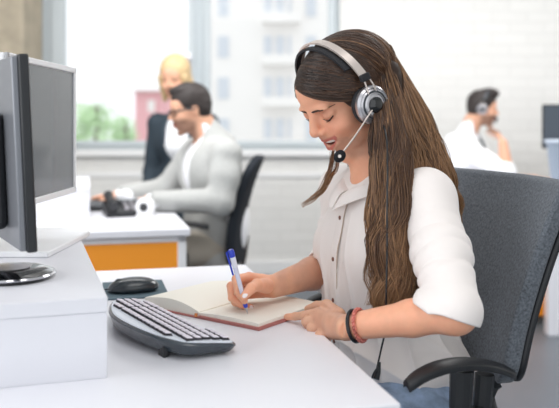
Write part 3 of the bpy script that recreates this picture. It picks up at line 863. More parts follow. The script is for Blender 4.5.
# far (right) hand holds the pen
kn2 = [P(249, 277, 1.500), P(245, 281, 1.517), P(245, 288, 1.532), P(250, 294, 1.540)]
hand_prims(F, WR_F, kn2,
           [[kn2[0], P(236, 279, 1.468), P(238, 292, 1.442), P(244.5, 301, 1.438)],
            [kn2[1], P(231, 286, 1.488), P(232, 298, 1.462), P(241, 304.5, 1.458)],
            [kn2[2], P(234, 294, 1.505), P(235, 302.5, 1.485), P(244, 306, 1.475)],
            [kn2[3], P(240, 300, 1.523), P(242, 305, 1.508), P(251, 307, 1.492)]],
           [P(266, 286, 1.505), P(257, 285, 1.462), P(251, 288.5, 1.438), P(243.5, 297, 1.428)])
def skin_col(V):
    q = (V - H) @ R
    c = np.tile(S_BASE, (len(V), 1))
    def blend(w, col):
        nonlocal c
        w = np.clip(w, 0, 1)[:, None]; c = c * (1 - w) + col * w
    for y in (-1, 1):
        blend(.38 * np.exp(-(((q[:, 0] - .075) / .03) ** 2 + ((q[:, 1] - y * .037) / .022) ** 2 + ((q[:, 2] + .028) / .02) ** 2)), S_RED)
        blend(.45 * np.exp(-(((q[:, 0] - .085) / .02) ** 2 + ((q[:, 1] - y * .031) / .017) ** 2 + ((q[:, 2] - .009) / .010) ** 2)), np.array(lin(176, 112, 90)[:3]))
    blend(.35 * np.exp(-(((q[:, 0] - .112) / .012) ** 2 + (q[:, 1] / .014) ** 2 + ((q[:, 2] + .028) / .012) ** 2)), S_RED)
    # lips: near the two lip curves
    yy = np.abs(q[:, 1]); 
    zu = -.0455 + .003 * (yy / .031) ** 2; zl = -.0668 + .024 * (yy / .031) ** 1.6
    m = (q[:, 0] > .066) & (yy < .032)
    d = np.minimum(np.abs(q[:, 2] - zu) / .0036, np.abs(q[:, 2] - zl) / .0048)
    w = np.where(m, np.clip(1.6 - d * 1.15, 0, 1), 0); blend(w * .85, S_LIP)
    ins = m & (q[:, 2] < zu - .001) & (q[:, 2] > zl + .001) & (yy < .022) & (q[:, 0] < .089); blend(ins * .9, np.array(lin(120, 48, 46)[:3]))
    for hd in kn + kn2:                                                   # knuckles
        blend(.3 * np.exp(-np.sum((V - hd) ** 2, 1) / .008 ** 2), S_RED)
    return np.concatenate([c, np.ones((len(V), 1))], 1)
pieces = []
def bbox(pts, m): pts = np.array(pts); return pts.min(0) - m, pts.max(0) + m
hb0, hb1 = H - .15, H + .15; hb0[2] = 1.03
body_boxes = [((hb0[0], hb0[1], 1.03), tuple(hb1), .0017)]
body_boxes.append(((.02, 1.30, .50), (.40, 1.80, 1.032), .0045))
body_boxes.append((tuple(np.array([WR_N[0] - .01, 1.15, .70])), (.36, 1.302, .86), .003))
a0, a1 = bbox(kn + [WR_N, P(287, 317, 1.44), P(308, 309, 1.465)], .018); a1[0] = WR_N[0] + .0
body_boxes.append((tuple(a0), tuple(a1), .0016))
a0, a1 = bbox(kn2 + [WR_F, P(231, 286, 1.488), P(244, 301, 1.438)], .018); a1[0] = WR_F[0] + 0.005
body_boxes.append((tuple(a0), tuple(a1), .0016))
body_boxes.append(((WR_F[0] + .002, 1.46, .70), (.12, 1.78, .86), .003))
Vs, Qs, n0 = [], [], 0
for lo, hi, h in body_boxes:
    v, q = F.mesh(lo, hi, h); Vs.append(v); Qs.append(q + n0); n0 += len(v)
Vb = np.concatenate(Vs); Qb = np.concatenate(Qs)
put('body', mesh_np('body', w2l(W_ID, Vb), quads=Qb, col=skin_col(Vb)), skin, W_ID)

# face details
teeth_m = mat('teeth', lin(250, 244, 234), 0.2, coat=.3)
g = Field(); g.ell(L(.0740, 0, -.0515), np.array([.0185, .0255, .0078]), R)
solid('teeth', g, L(.073, 0, -.053) - .035, L(.073, 0, -.053) + .035, .0012, teeth_m, W_ID)
brow_m = mat('brow', lin(56, 36, 28), .8)
def on_face(y, z, lift=.0006):
    p = surf(F, L(0.02, y, z), R[:, 0], 0.02, 0.13); return p + R[:, 0] * lift
for sgn in (1, -1):
    pts = catmull([on_face(sgn * a, b, .0004) for a, b in (((.010, .0185), (.020, .0200), (.031, .0210), (.041, .0200), (.050, .0155)) if sgn > 0 else ((.010, .0185), (.015, .0195), (.020, .0200), (.025, .0205), (.030, .0205)))], 18)
    MB().tube(pts, np.interp(np.linspace(0, 1, 18), [0, .2, .6, 1], [.0014, .0026, .0020, .0006]), 8, flat=.8).build('eyebrow', brow_m, W_ID, world=True, smooth=True)
    pts = catmull([on_face(sgn * a, b, .0003) for a, b in ((.019, -.003), (.025, -.0058), (.031, -.0068), (.037, -.0058), (.043, -.0025), (.046, .000))], 22)
    lash = MB().tube(pts, np.interp(np.linspace(0, 1, 22), [0, .3, .8, 1], [.0004, .0009, .0011, .0004]), 8)
    for i in range(6, 22):
        p = pts[i]; d = R[:, 0] * .004 - R[:, 2] * .0035 + R[:, 1] * sgn * .0035 * (i / 21 - .2) 
        lash.tube([p, p + d * .6, p + d + R[:, 2] * .0016], [.0006, .0004, .0001], 4)
    lash.build('eyelashes', brow_m, W_ID, world=True, smooth=True)
nail_m = mat('nail', lin(246, 236, 236), .2, coat=.5)
camv = np.array([0, 0, CAM_Z])
def nail(tipc, along, out, name='fingernail', r=(.0062, .0046, .0016)):
    along = np.array(along, float); along /= np.linalg.norm(along); out = np.array(out, float); out -= along * (out @ along); out /= np.linalg.norm(out)
    M = np.stack([along, np.cross(out, along), out], 1)
    g = Field(); g.ell(tipc, r, M); solid(name, g, tipc - .012, tipc + .012, .0009, nail_m, W_ID)
t0_ = P(243.5, 297, 1.428); t1_ = P(251, 288.5, 1.438); toc = (camv - t0_); toc /= np.linalg.norm(toc)
nail(t0_ * .8 + t1_ * .2 + toc * .0068, t0_ - t1_, toc + np.array([0, 0, .5]))
t0_ = P(251, 307, 1.492); t1_ = P(242, 305, 1.508)
nail(t0_ + toc * .0050, t0_ - t1_, toc, r=(.0055, .004, .0014))
t0_ = P(308, 309, 1.465); t1_ = P(317, 306.5, 1.44); nail(t0_ + np.array([0, 0, .006]), t0_ - t1_, (0, 0, 1))

# ------------------------------------------------------------------ blouse
B = Field()
B.ell(chest + FB * .0, (.102, .152, .135), RB_, k=.03)
B.cap(SH_N, SH_F, .054, .054, k=.03)
B.ell(chest + FB * .055 + LB * .07 + [0, 0, -.035], (.062, .066, .066), RB_, k=.035)
B.ell(chest + FB * .055 - LB * .07 + [0, 0, -.035], (.062, .066, .066), RB_, k=.035)
B.ell((.215, 1.568, .745), (.118, .150, .15), RB_, k=.05)
B.ell((.230, 1.568, .640), (.128, .178, .095), RB_, k=.04)
for e, sh in ((EL_N, SH_N), (EL_F, SH_F)):
    B.chain([sh, sh * .5 + e * .5 + np.array([.004, 0, -.006]), e + np.array([.0, 0, .004])], [.050, .046, .043], k=.02)
dN = WR_N - EL_N; dN /= np.linalg.norm(dN); dF = WR_F - EL_F; dF /= np.linalg.norm(dF)
nC = np.array([-.36, -.10, -.93]); nC /= np.linalg.norm(nC); pC = P(450, 317, 1.24)
B.cap(EL_N, EL_N + nC * .05, .045, .050, k=.008); B.cap(EL_N, EL_N + dN * .03, .043, .044, k=.008)
B.chain([EL_F, EL_F + dF * .035], [.048, .048], k=.008)
# open cuffs: hollow them out from the end, cut the end clean
B.cap(EL_N + nC * -.004, EL_N + nC * .09, .033, .040, k=.002, op='s'); B.chain([EL_N + dN * .010, EL_N + dN * .16], [.031, .036], k=.002, op='s')
B.chain([EL_F + dF * .005, EL_F + dF * .16], [.038, .043], k=.002, op='s')
def cutN(Q): return ((Q - (EL_N + dN * .060)) @ (dN + np.array([0, 0, .25])) * -1) 
B.fn(lambda Q: np.maximum(-((Q - pC) @ nC), np.linalg.norm(Q - EL_N - nC * .03, axis=1) - .085), EL_N + nC * .03, .086, k=.002, op='s')
# neck opening, v shaped at the front
B.cap(np.array([.205, 1.563, .972]), L(-.02, 0, -.06), .050, .06, k=.006, op='s')
B.cap(chest + FB * .105 + [0, 0, .085], chest + FB * .07 + [0, 0, .16], .010, .034, k=.008, op='s')
B.box((.23, 1.56, .49), (.4, .4, .105), k=.004, op='s')    # hem
ax_ = (EL_N - SH_N); la = np.linalg.norm(ax_); ax_ /= la
axF = (EL_F - SH_F); laF = np.linalg.norm(axF); axF /= laF
def folds(Q, d):
    # sleeve wrinkles across the arm, thickening towards the elbow
    out = d.copy()
    for A, axx, l_ in ((SH_N, ax_, la), (SH_F, axF, laF)):
        t = (Q - A) @ axx; rr = np.linalg.norm(Q - A - t[:, None] * axx, axis=1)
        w = np.exp(-np.maximum(rr - .055, 0) / .01) * np.clip((t - .03) / .05, 0, 1) * np.clip((l_ + .03 - t) / .03, 0, 1)
        ph = t * 190 + 2.0 * snoise(Q, 28, 3) + 1.2 * snoise(Q, 60, 8)
        am = .0014 + .0040 * np.clip(t / l_, 0, 1) ** 1.5
        if A is SH_N: w = w * np.clip((np.linalg.norm(Q - EL_N, axis=1) - .062) / .03, 0, 1)
        out = out - w * am * (np.abs(np.sin(ph * .5)) ** .8 * 2 - 1) * (.6 + .5 * snoise(Q, 22, 5))
    q = (Q - chest) @ RB_
    th = np.arctan2(q[:, 1], q[:, 0]); z = q[:, 2]
    wt = np.clip((-z + .06) / .14, 0, 1)
    out = out - wt * .0085 * ((1 - np.abs(np.sin(th * 8 + 1.3 * snoise(Q * [1, 1, .35], 16, 11) + z * 7))) ** 2.5 - .3) * (.8 + .5 * snoise(Q, 12, 4))
    out = out - .0022 * snoise(Q * [1, 1, .5], 45, 21) - np.clip((-z - .15) / .06, 0, 1) * .011 * ((1 - np.abs(np.sin(z * 42 + th * 1.6 + 2.2 * snoise(Q, 13, 2)))) ** 2 - .3)
    return out
B.post = folds
Vc, Qc = B.mesh((-.02, 1.10, .56), (.42, 1.83, 1.06), .0026)
put('blouse', mesh_np('blouse', w2l(W_ID, Vc), quads=Qc), blouse_m, W_ID)
# collar: two leaves standing round the neck, and the button placket down the front
nc = np.array([.197, 1.560, .0])
def collar_side(sg):
    G = np.zeros((22, 7, 3))
    for i in range(22):
        a = PI * (1 - i / 21) * .98          # 0 = front, pi = nape
        for j in range(7):
            f = j / 6
            fold = math.sin(f * PI * .75)
            zt = 1.000 + .014 * math.cos(PI - a)
            droop = .026 + .022 * (i / 21) ** 2.5
            r_ = .057 + f * (.022 + .012 * (i / 21) ** 2)
            z = zt + .020 * fold - droop * f * 1.05 - .022 * (i / 21) ** 3
            p = nc + FB * (math.cos(a) * r_ * (1.10)) + LB * sg * (math.sin(a) * r_ + .004)
            G[i, j] = (p[0], p[1], z)
    return G
for sg in (1, -1):
    MB().sheet(collar_side(sg), .0022).build('collar', blouse_m, W_ID, world=True, smooth=True)
pl_pts = []
for z in np.linspace(.965, .63, 26):
    o = np.array([.21, 1.567, z]); pl_pts.append(surf(B, o, FB, 0, .25))
pl_pts = np.array(pl_pts); G = np.zeros((26, 5, 3))
for i, p in enumerate(pl_pts):
    for j in range(5): G[i, j] = p + LB * (j - 2) * .0058 + FB * (.0022 - .0003 * (j - 2) ** 2)
MB().sheet(G, .0016).build('placket', blouse_m, W_ID, world=True, smooth=True)
MB().tube(pl_pts + LB * .0125 + FB * .0012, .0010, 6).build('placket_seam', mat('seam_beige', lin(196, 176, 160), .8), W_ID, world=True)
for z_i in (4, 10, 16, 22):
    MB().lathe([(.0042, 0), (.0045, .001), (.0035, .0018)], pl_pts[z_i] + FB * .0025, FB, n=16).build('button', mat('button_brown%d' % z_i, lin(120, 70, 50), .4), W_ID, world=True, smooth=True)

# jeans and shoes
J = Field(); HipN = np.array([.262, 1.425, .545]); HipF = np.array([.20, 1.66, .545]); TD = np.array([-.95, -.26, 0])
KnN = HipN + TD * .41 + [0, 0, .005]; KnF = HipF + np.array([-.97, -.2, 0]) * .41
J.ell((.25, 1.55, .555), (.11, .165, .075), RB_, k=.03)
J.cap(HipN, KnN, .080, .058, k=.03); J.cap(HipF, KnF, .080, .058, k=.03)
AnN = KnN + np.array([.03, 0, -.46]); AnF = KnF + np.array([.03, 0, -.46])
J.cap(KnN, AnN + [0, 0, .0], .056, .038, k=.02); J.cap(KnF, AnF, .056, .038, k=.02)
J.post = lambda Q, d: d - .003 * np.sin(Q @ np.array([60, 90, 70.]) + 2.5 * snoise(Q, 25, 6)) * np.exp(-np.maximum(np.linalg.norm(Q - HipN, axis=1) - .1, 0) / .06)
Vj, Qj = J.mesh((-.35, 1.2, .06), (.42, 1.80, .68), .006)
put('jeans', mesh_np('jeans', w2l(W_ID, Vj), quads=Qj), denim, W_ID)
for an in (AnN, AnF):
    g = Field(); c = np.array([an[0], an[1], .045]); g.ell(c + TD * .05, (.125, .042, .035), RB_, k=.02); g.ell(c + [0, 0, .015], (.05, .038, .05), RB_, k=.02)
    g.box((c[0], c[1], -.05), (.4, .4, .0515), rnd=0, k=.003, op='s')
    solid('shoe', g, c - [.22, .2, .05], c + [.15, .15, .08], .004, MATS['black_plastic'], W_ID)

# bracelets
fa = (EL_N - WR_N); fa /= np.linalg.norm(fa)
def bracelet(c, rad, rr, m, nm, braid=False, lab=None):
    a = np.cross(fa, (0, 0, 1)); a /= np.linalg.norm(a); b_ = np.cross(a, fa); mb = MB()
    for ph in ((0, PI, ) if braid else (0,)):
        n = 64; pts = []
        for i in range(n + 1):
            t = 2 * PI * i / n; w = rr * .9 if braid else 0
            pts.append(c + (a * math.cos(t) + b_ * math.sin(t)) * (rad + w * math.cos(t * 14 + ph)) + fa * w * 1.3 * math.sin(t * 14 + ph))
        mb.tube(pts, rr, 8, cap=False)
    o = mb.build(nm, m, W_ID, world=True, smooth=True); o['label'] = lab
bracelet(WR_N + fa * .014, .0255, .0032, black_pl, 'bracelet', False, 'black cord bracelet')
bracelet(WR_N + fa * .025, .0262, .0020, mat('braid_red', lin(205, 120, 108), .7, noise=(420, .6)), 'bracelet', True, 'red and pink braided bracelet')

# ------------------------------------------------------------------ hair: a mass and the strands that flow over it
HA = Field()
HA.ell(L(-.011, 0, .028), (.106, .083, .081), R, k=.01)
HA.ell(L(-.045, 0, .000), (.068, .076, .078), R, k=.03)
# the face stays free
HA.ell(L(.110, 0, -.018), (.085, .098, .082), R, k=.012, op='s')
HA.cap(L(.07, -.1, -.06), L(.07, .1, -.06), .055, k=.01, op='s')
front_c = [L(-.030, .078, -.010), P(389, 145, 1.425), P(391, 168, 1.392), P(394, 213, 1.362), P(389, 240, 1.362), P(393, 267, 1.360), P(394, 297, 1.352), P(391, 320, 1.352)]
front_r = [.034, .036, .035, .034, .029, .033, .031, .022]
back_c = [L(-.085, .045, .020), P(411, 122, 1.49), P(427, 155, 1.475), P(443, 185, 1.470), P(449, 207, 1.500), P(450, 225, 1.51)]
back_r = [.030, .038, .034, .026, .020, .012]
HA.chain(front_c, np.array(front_r) * .30, k=.02)
HA.chain(back_c, np.array(back_r) * .32, k=.02)
HA.cap(L(-.06, .02, -.02), np.array([.27, 1.58, .95]), .06, .05, k=.02)
Vh, Qh = HA.mesh(np.array([-.02, 1.28, .80]), np.array([.42, 1.72, 1.32]), .0034)
hc0 = np.array(lin(34, 23, 18)[:3]); hc1 = np.array(lin(82, 56, 40)[:3]); hc2 = np.array(lin(164, 124, 88)[:3])
VH = [Vh]; QH = [Qh]; CH_ = [np.concatenate([np.tile(hc0 * .75 + hc1 * .25, (len(Vh), 1)), np.ones((len(Vh), 1))], 1)]; nH = len(Vh)
ec, er = np.array([-.011, 0, .028]), np.array([.105, .084, .081])
def unit(v): v = np.array(v, float); return v / np.linalg.norm(v)
def slerp(a, b, t):
    w = math.acos(max(-1, min(1, float(a @ b)))); return (math.sin((1 - t) * w) * a + math.sin(t * w) * b) / math.sin(w)
def lock_frames(c, up=(0, -1, 0)):
    c = np.array(c); t = np.gradient(c, axis=0); t /= np.linalg.norm(t, axis=1)[:, None]
    cam_dir = camv - c; cam_dir /= np.linalg.norm(cam_dir, axis=1)[:, None]
    a = np.cross(t, np.array([0., -1, 0])); a /= np.linalg.norm(a, axis=1)[:, None]
    return a, np.cross(t, a)
def make_lock_strands(n, scalp, lc, lr, seed, flat=.55, tint=0.0, rad=.00085, wave=.009):
    g = np.random.default_rng(seed); a_, b_ = lock_frames(lc); lc = np.array(lc); M = len(lc)
    for s in range(n):
        ang = g.uniform(0, 2 * PI); rho = math.sqrt(g.uniform(.25, 1.0))
        pts = list(scalp(g, ang, rho))
        last = M - (0 if g.uniform() > .3 else 1)
        ph = g.uniform(0, 6.3); spread = g.normal() * .25; clump = g.integers(0, 9)
        for i in range(1, last):
            rr = lr[i] * rho * (1 + .05 * g.normal())
            tw = ang + .35 * i + .5 * math.sin(clump + i * .8)
            off = a_[i] * math.cos(tw) * rr + b_[i] * math.sin(tw) * rr * flat
            off = off + a_[i] * wave * math.sin(i * 1.75 + clump * .45) * min(1.6, i / 3)
            pts.append(lc[i] + off)
        nn = 40
        c = catmull(pts, nn)
        w = np.linspace(0, 1, nn)
        rads = rad * g.uniform(.7, 1.3) * np.interp(w, [0, .1, .8, 1], [.7, 1, .9, .15])
        yield c, rads, tint + g.normal() * .15 + (clump - 4) * .03
def emit(c, rads, tint, grad=(0.0, .55, 1.0)):
    global nH
    m = len(c); t = np.gradient(c, axis=0); t /= np.linalg.norm(t, axis=1)[:, None] + 1e-9
    a = np.cross(t, np.array([.3, -.9, .2])); a /= np.linalg.norm(a, axis=1)[:, None] + 1e-9; b_ = np.cross(a, t)
    V = []
    for k in range(4):
        th = PI / 2 * k; V.append(c + (a * math.cos(th) + b_ * math.sin(th)) * rads[:, None])
    V = np.stack(V, 1).reshape(-1, 3)
    i = np.arange(m - 1)[:, None] * 4; k = np.arange(4)[None]
    Q = np.stack([i + k, i + (k + 1) % 4, i + 4 + (k + 1) % 4, i + 4 + k], -1).reshape(-1, 4)
    w = np.linspace(0, 1, m); w = np.clip(np.interp(w, [0, .3, .7, 1], [0.08, .22, .62, .95]) + tint, 0, 1)[:, None]
    col = np.where(w < .5, hc0 + (hc1 - hc0) * w * 2, hc1 + (hc2 - hc1) * (w * 2 - 1))
    col = np.repeat(col, 4, 0); VH.append(V); QH.append(Q + nH); CH_.append(np.concatenate([col, np.ones((len(col), 1))], 1)); nH += len(V)
def scalp_near(a0, a1, dirE, lift=1.02, over=0.0):
    def f(g, ang, rho):
        a = math.radians(g.uniform(a0, a1)); d0 = unit([math.cos(a), -.10 + g.uniform(-.02, .02), math.sin(a)])
        dE = unit(np.array(dirE) + np.array([math.cos(ang) * .22, 0, math.sin(ang) * .16]) * rho + np.array([.10, 0, .02]) * ((a1 - math.degrees(a)) / (a1 - a0) - .5))
        lf = lift + g.uniform(-.015, .045)
        out = []
        for t in (0, .12, .25, .4, .55, .7, .85, 1.0):
            d = slerp(d0, dE, t); out.append(L(*(ec + d * er * (lf + over * t * t + .02 * math.sin(PI * t)))))
        return out
    return f
for c, r_, ti in make_lock_strands(1900, scalp_near(29, 100, (-.22, .93, -.42)), front_c, front_r, 1, tint=-.06): emit(c, r_, ti)
for c, r_, ti in make_lock_strands(1200, scalp_near(95, 160, (-.75, .62, -.25), over=.10), back_c, back_r, 2, tint=.14): emit(c, r_, ti)
# middle strands, between the two locks
mid_c = [np.array(front_c[0]) * .5 + np.array(back_c[0]) * .5, P(400, 135, 1.45), P(411, 165, 1.43), P(413, 200, 1.39), P(409, 230, 1.385), P(412, 262, 1.375), P(413, 290, 1.37)]
for c, r_, ti in make_lock_strands(700, scalp_near(70, 130, (-.5, .83, -.3), over=.06), mid_c, [.03, .030, .026, .014, .010, .009, .008], 3, tint=.10): emit(c, r_, ti)
# the far side
def scalp_far(g, ang, rho):
    a = math.radians(g.uniform(27, 150)); d0 = unit([math.cos(a), -.06, math.sin(a)]); dE = unit([-.25 + g.uniform(-.3, .25), -.9, -.45 + g.uniform(-.1, .1)])
    return [L(*(ec + slerp(d0, dE, t) * er * (.99 + g.uniform(-.01, .02)))) for t in (0, .2, .4, .6, .8, 1.0)]
far_c = [L(-.03, -.08, -.03), np.array([.18, 1.66, 1.00]), np.array([.24, 1.72, .95]), np.array([.30, 1.70, .88])]
for c, r_, ti in make_lock_strands(700, scalp_far, far_c, [.03, .03, .03, .02], 4): emit(c, r_, ti)
wis = [L(.0, -.078, -.05), P(334, 160, 1.60), P(329, 175, 1.585), P(322, 190, 1.575), P(312, 199, 1.57), P(301, 205, 1.57)]
for c, r_, ti in make_lock_strands(38, scalp_far, wis, [.02, .010, .008, .006, .005, .005], 5, tint=.2, rad=.0007, wave=.002): emit(c, r_, ti)
# loose thin ends over the blouse
thin = [front_c[0], P(384, 150, 1.41), P(378, 180, 1.385), P(374, 215, 1.372), P(377, 250, 1.375), P(373, 280, 1.375), P(375, 305, 1.365)]
for c, r_, ti in make_lock_strands(150, scalp_near(29, 90, (-.15, .95, -.3)), thin, [.02, .016, .012, .010, .009, .010, .007], 6, tint=.02, rad=.0009): emit(c, r_, ti)
VHa = np.concatenate(VH)
put('hair', mesh_np('hair', w2l(W_ID, VHa), quads=np.concatenate(QH), col=np.concatenate(CH_)), hair_m, W_ID)

# ------------------------------------------------------------------ headset (a thing of its own)
def headset(Hh, Rr, s, label, side=1, boom=None, band=None, cup_y=.090):
    def LL(x, y, z): return Hh + Rr @ (np.array([x, y, z]) * s)
    hs = thing('headset', LL(0, 0, .15), 0, label, 'headset')
    cream = MATS.get('cream_metal') or mat('cream_metal', lin(216, 204, 196), 0.3, metal=.55)
    pad_m = MATS.get('ear_pad') or mat('ear_pad', lin(30, 31, 36), .7)
    def arc(dx, dr, a0, a1, n, wd, th, nm, m):
        G = np.zeros((n, 5, 3)); NN = np.zeros((n, 5, 3))
        for i in range(n):
            a = math.radians(a0 + (a1 - a0) * i / (n - 1))
            y, z = math.cos(a) * (.101 + dr), .030 + math.sin(a) * (.104 + dr)
            for j in range(5):
                G[i, j] = LL(.000 + .022 * math.sin(max(a, 0)) + dx + (j - 2) / 4 * wd, y, z); NN[i, j] = Rr @ np.array([0, math.cos(a), math.sin(a)])
        return MB().sheet(G, th * s, nrm=NN).build(nm, m, hs, world=True, smooth=True)
    arc(-.002, .004, 16, 164, 40, .017, .004, 'headband', band or cream)
    arc(.012, -.004, 28, 152, 36, .012, .005, 'headband_pad', pad_m)
    for sg in (1, -1):
        a = math.radians(13); pc = LL(.003, sg * math.cos(a) * .106, .030 + math.sin(a) * .108)
        q = MB(); q.box(pc, np.array([.020, .010, .014]) * s, Rr); q.build('slider_block', pad_m, hs, world=True, bevel=.002)
        for dx in (-.006, .005):
            MB().tube([LL(dx + .002, sg * .1035, .055), LL(dx * 1.5, sg * .1060, .035), LL(dx * 1.7, sg * .1055, .020)], .0016 * s, 8).build('slider_rod', cream, hs, world=True, smooth=True)
        axv = Rr @ unit([.02, sg, -.05]); cc = LL(0.0, sg * (cup_y - .013), .000)
        MB().lathe([(.018 * s * 1.13, -.001), (.031 * s * 1.13, .0), (.0335 * s * 1.13, .005 * s * 1.13), (.0325 * s * 1.13, .012 * s * 1.13), (.028 * s * 1.13, .013 * s * 1.13)], cc, axv, n=40).build('ear_cushion', pad_m, hs, world=True, smooth=True)
        cup = MB().lathe([(.0305 * s * 1.13, .010 * s * 1.13), (.0325 * s * 1.13, .013 * s * 1.13), (.032 * s * 1.13, .019 * s * 1.13), (.0285 * s * 1.13, .0225 * s * 1.13), (.0265 * s * 1.13, .0215 * s * 1.13), (.0255 * s * 1.13, .0230 * s * 1.13), (.0185 * s * 1.13, .0265 * s * 1.13), (.0175 * s * 1.13, .0250 * s * 1.13), (.0135 * s * 1.13, .0255 * s * 1.13)], cc, axv, n=48).build('ear_cup', silver, hs, world=True, smooth=True)
        MB().lathe([(.0135 * s * 1.13, .0245 * s * 1.13), (.0130 * s * 1.13, .0285 * s * 1.13), (.009 * s * 1.13, .0305 * s * 1.13), (.002 * s * 1.13, .0310 * s * 1.13)], cc, axv, n=32).build('cup_centre', black_gl, cup, world=True, smooth=True)
        MB().lathe([(.0240 * s * 1.13, .0225 * s * 1.13), (.0238 * s * 1.13, .0250 * s * 1.13), (.0215 * s * 1.13, .0262 * s * 1.13), (.0213 * s * 1.13, .0240 * s * 1.13)], cc, axv, n=40).build('cup_ring', dark_pl, cup, world=True, smooth=True)
    if boom is not None:
        st = LL(0, side * (cup_y + .018), .0)
        pts = catmull([st, st * .75 + boom * .25 + np.array([0, -.006, .0]), st * .4 + boom * .6 + np.array([0, -.006, -.002]), boom], 24)
        MB().tube(pts, .0017 * s, 8).build('microphone_boom', cream, hs, world=True, smooth=True)
        d = boom - pts[-4]; d /= np.linalg.norm(d); 
        g = Field(); g.ell(boom + d * .004, (.0125 * s, .0105 * s, .0105 * s), np.stack([d, unit(np.cross(d, (0, 0, 1))), unit(np.cross(np.cross(d, (0, 0, 1)), d))], 1))
        mic = solid('microphone', g, boom - .03, boom + .03, .0012, mat('foam_black', lin(24, 26, 32), .95, bump=(500, .8)), hs)
        MB().lathe([(.003 * s, 0), (.0032 * s, .0015)], boom + (unit(camv - boom) * .0105 + d * .004), unit(camv - boom), n=12).build('logo_dot', cream, mic, world=True)
    return hs, LL
boom_tip = P(341, 154.5, 1.435)
Hs = H + np.array([-.005, -.003, -.0235]); Rs = frame((-.866, -.5), math.radians(22))
hs, LLs = headset(Hs, Rs, 1.0, 'silver headset with a boom microphone worn by the woman with long brown hair', 1, boom_tip)
cab = catmull([LLs(-.004, .100, -.032), P(386, 135, 1.402), P(387.5, 165, 1.352), P(387, 210, 1.322), P(387, 255, 1.320), P(386, 300, 1.318), P(385, 330, 1.345), P(381, 350, 1.36), P(377, 368, 1.352)], 60)
MB().tube(cab, .0017, 8).build('cable', black_pl, hs, world=True, smooth=True)
sp = MB(); sp.tube([P(379.5, 362, 1.352), P(378, 372, 1.35), P(376, 379, 1.345)], [.0025, .0048, .006], 10); sp.build('cable_split', black_pl, hs, world=True, smooth=True)
MB().tube(catmull([P(379, 366, 1.35), P(374, 373, 1.34), P(371.5, 380, 1.34), P(368, 390, 1.33)], 14), .0018, 8).build('lower_cable', black_pl, hs, world=True, smooth=True)
# ------------------------------------------------------------------ colleagues in the background
def relaxed_hand(F, W, d, n, s=1.0, curl=.35, spread=1.0):
    """W wrist, d finger direction, n back-of-hand normal."""
    d = unit(d); n = np.array(n, float); n = unit(n - d * (n @ d)); l_ = np.cross(n, d); W = np.array(W, float)
    kn_ = [W + d * .085 * s + l_ * o * s for o in (.030, .010, -.010, -.028)]
    fs = []
    for i, k_ in enumerate(kn_):
        ln = (.040, .045, .041, .031)[i] * s; pts = [k_]; a = curl
        for q in (1, .65, .5):
            pts.append(pts[-1] + (d * math.cos(a) - n * math.sin(a) + l_ * (.07, .02, -.02, -.08)[i] * spread) * ln * q); a += curl
        fs.append(pts)
    tb = W + d * .025 * s + l_ * .022 * s
    th = [tb, tb + (d * .6 + l_ * .7 - n * .2) * .045 * s, tb + (d * .9 + l_ * .62 - n * .35) * .075 * s, tb + (d * 1.25 + l_ * .55 - n * .5) * .09 * s]
    hand_prims(F, W, kn_, fs, th, s)

def far_skin_col(H_, R_, s, beard=None, lip=True):
    def f(V):
        q = (V - H_) @ R_ / s; c = np.tile(np.array(lin(222, 170, 142)[:3]), (len(V), 1))
        def blend(w, col):
            nonlocal c
            w = np.clip(w, 0, 1)[:, None]; c = c * (1 - w) + np.array(col) * w
        if beard is not None:
            jaw = np.clip((-.030 - q[:, 2] + .35 * np.clip(q[:, 0] - .04, -1, .03)) / .02, 0, 1) * (q[:, 2] > -.15) * np.clip((q[:, 0] + .01) / .02, 0, 1)
            mou = np.exp(-((q[:, 1] / .028) ** 2 + ((q[:, 2] + .048) / .008) ** 2)) * (q[:, 0] > .08)
            blend(jaw * .62 + mou * .45, beard)
        for y in (-1, 1):
            blend(.7 * np.exp(-(((q[:, 0] - .085) / .02) ** 2 + ((q[:, 1] - y * .031) / .015) ** 2 + ((q[:, 2] - .004) / .005) ** 2)), lin(70, 50, 45)[:3])
            blend(.8 * np.exp(-(((q[:, 0] - .09) / .02) ** 2 + ((q[:, 1] - y * .030) / .018) ** 2 + ((q[:, 2] - .024) / .004) ** 2)), beard if beard is not None else lin(130, 100, 70)[:3])
        blend(.75 * np.exp(-(((q[:, 0] - .09) / .015) ** 2 + (q[:, 1] / .022) ** 2 + ((q[:, 2] + .058) / .009) ** 2)), lin(190, 100, 92)[:3])
        return np.concatenate([c, np.ones((len(V), 1))], 1)
    return f

def legs(F, hipn, hipf, kn_, kf_, ann, anf, k=.03):
    F.cap(hipn, kn_, .088, .064, k=k); F.cap(hipf, kf_, .088, .064, k=k); F.cap(kn_, ann, .062, .046, k=.02); F.cap(kf_, anf, .062, .046, k=.02)

def shoes(root, an, d, m):
    for a in an:
        g = Field(); c = np.array([a[0], a[1], .05]); M = np.stack([unit([d[0], d[1], 0]), unit([-d[1], d[0], 0]), [0, 0, 1]], 1)
        g.ell(c + M[:, 0] * .06, (.14, .047, .04), M, k=.02); g.ell(c + [0, 0, .02], (.055, .042, .055), M, k=.02); g.box((c[0], c[1], -.05), (.4, .4, .0515), rnd=0, k=.003, op='s')
        solid('shoe', g, c - [.25, .25, .06], c + [.25, .25, .1], .007, m, root)

shirt_w = mat('white_shirt', lin(244, 245, 248), .8)
blazer_g = mat('grey_blazer', lin(176, 177, 175), .9, noise=(120, .08))
blazer_d = mat('dark_blazer', lin(44, 56, 66), .85)
trouser_d = mat('dark_trousers', lin(52, 56, 66), .9)
trouser_b = mat('beige_trousers', lin(180, 172, 160), .9)
hair_dark = mat('hair_dark', lin(44, 36, 34), .6, bump=(180, .6), noise=(90, .3))
hair_blond = mat('hair_blond', lin(206, 178, 134), .5, bump=(150, .5), noise=(60, .15))

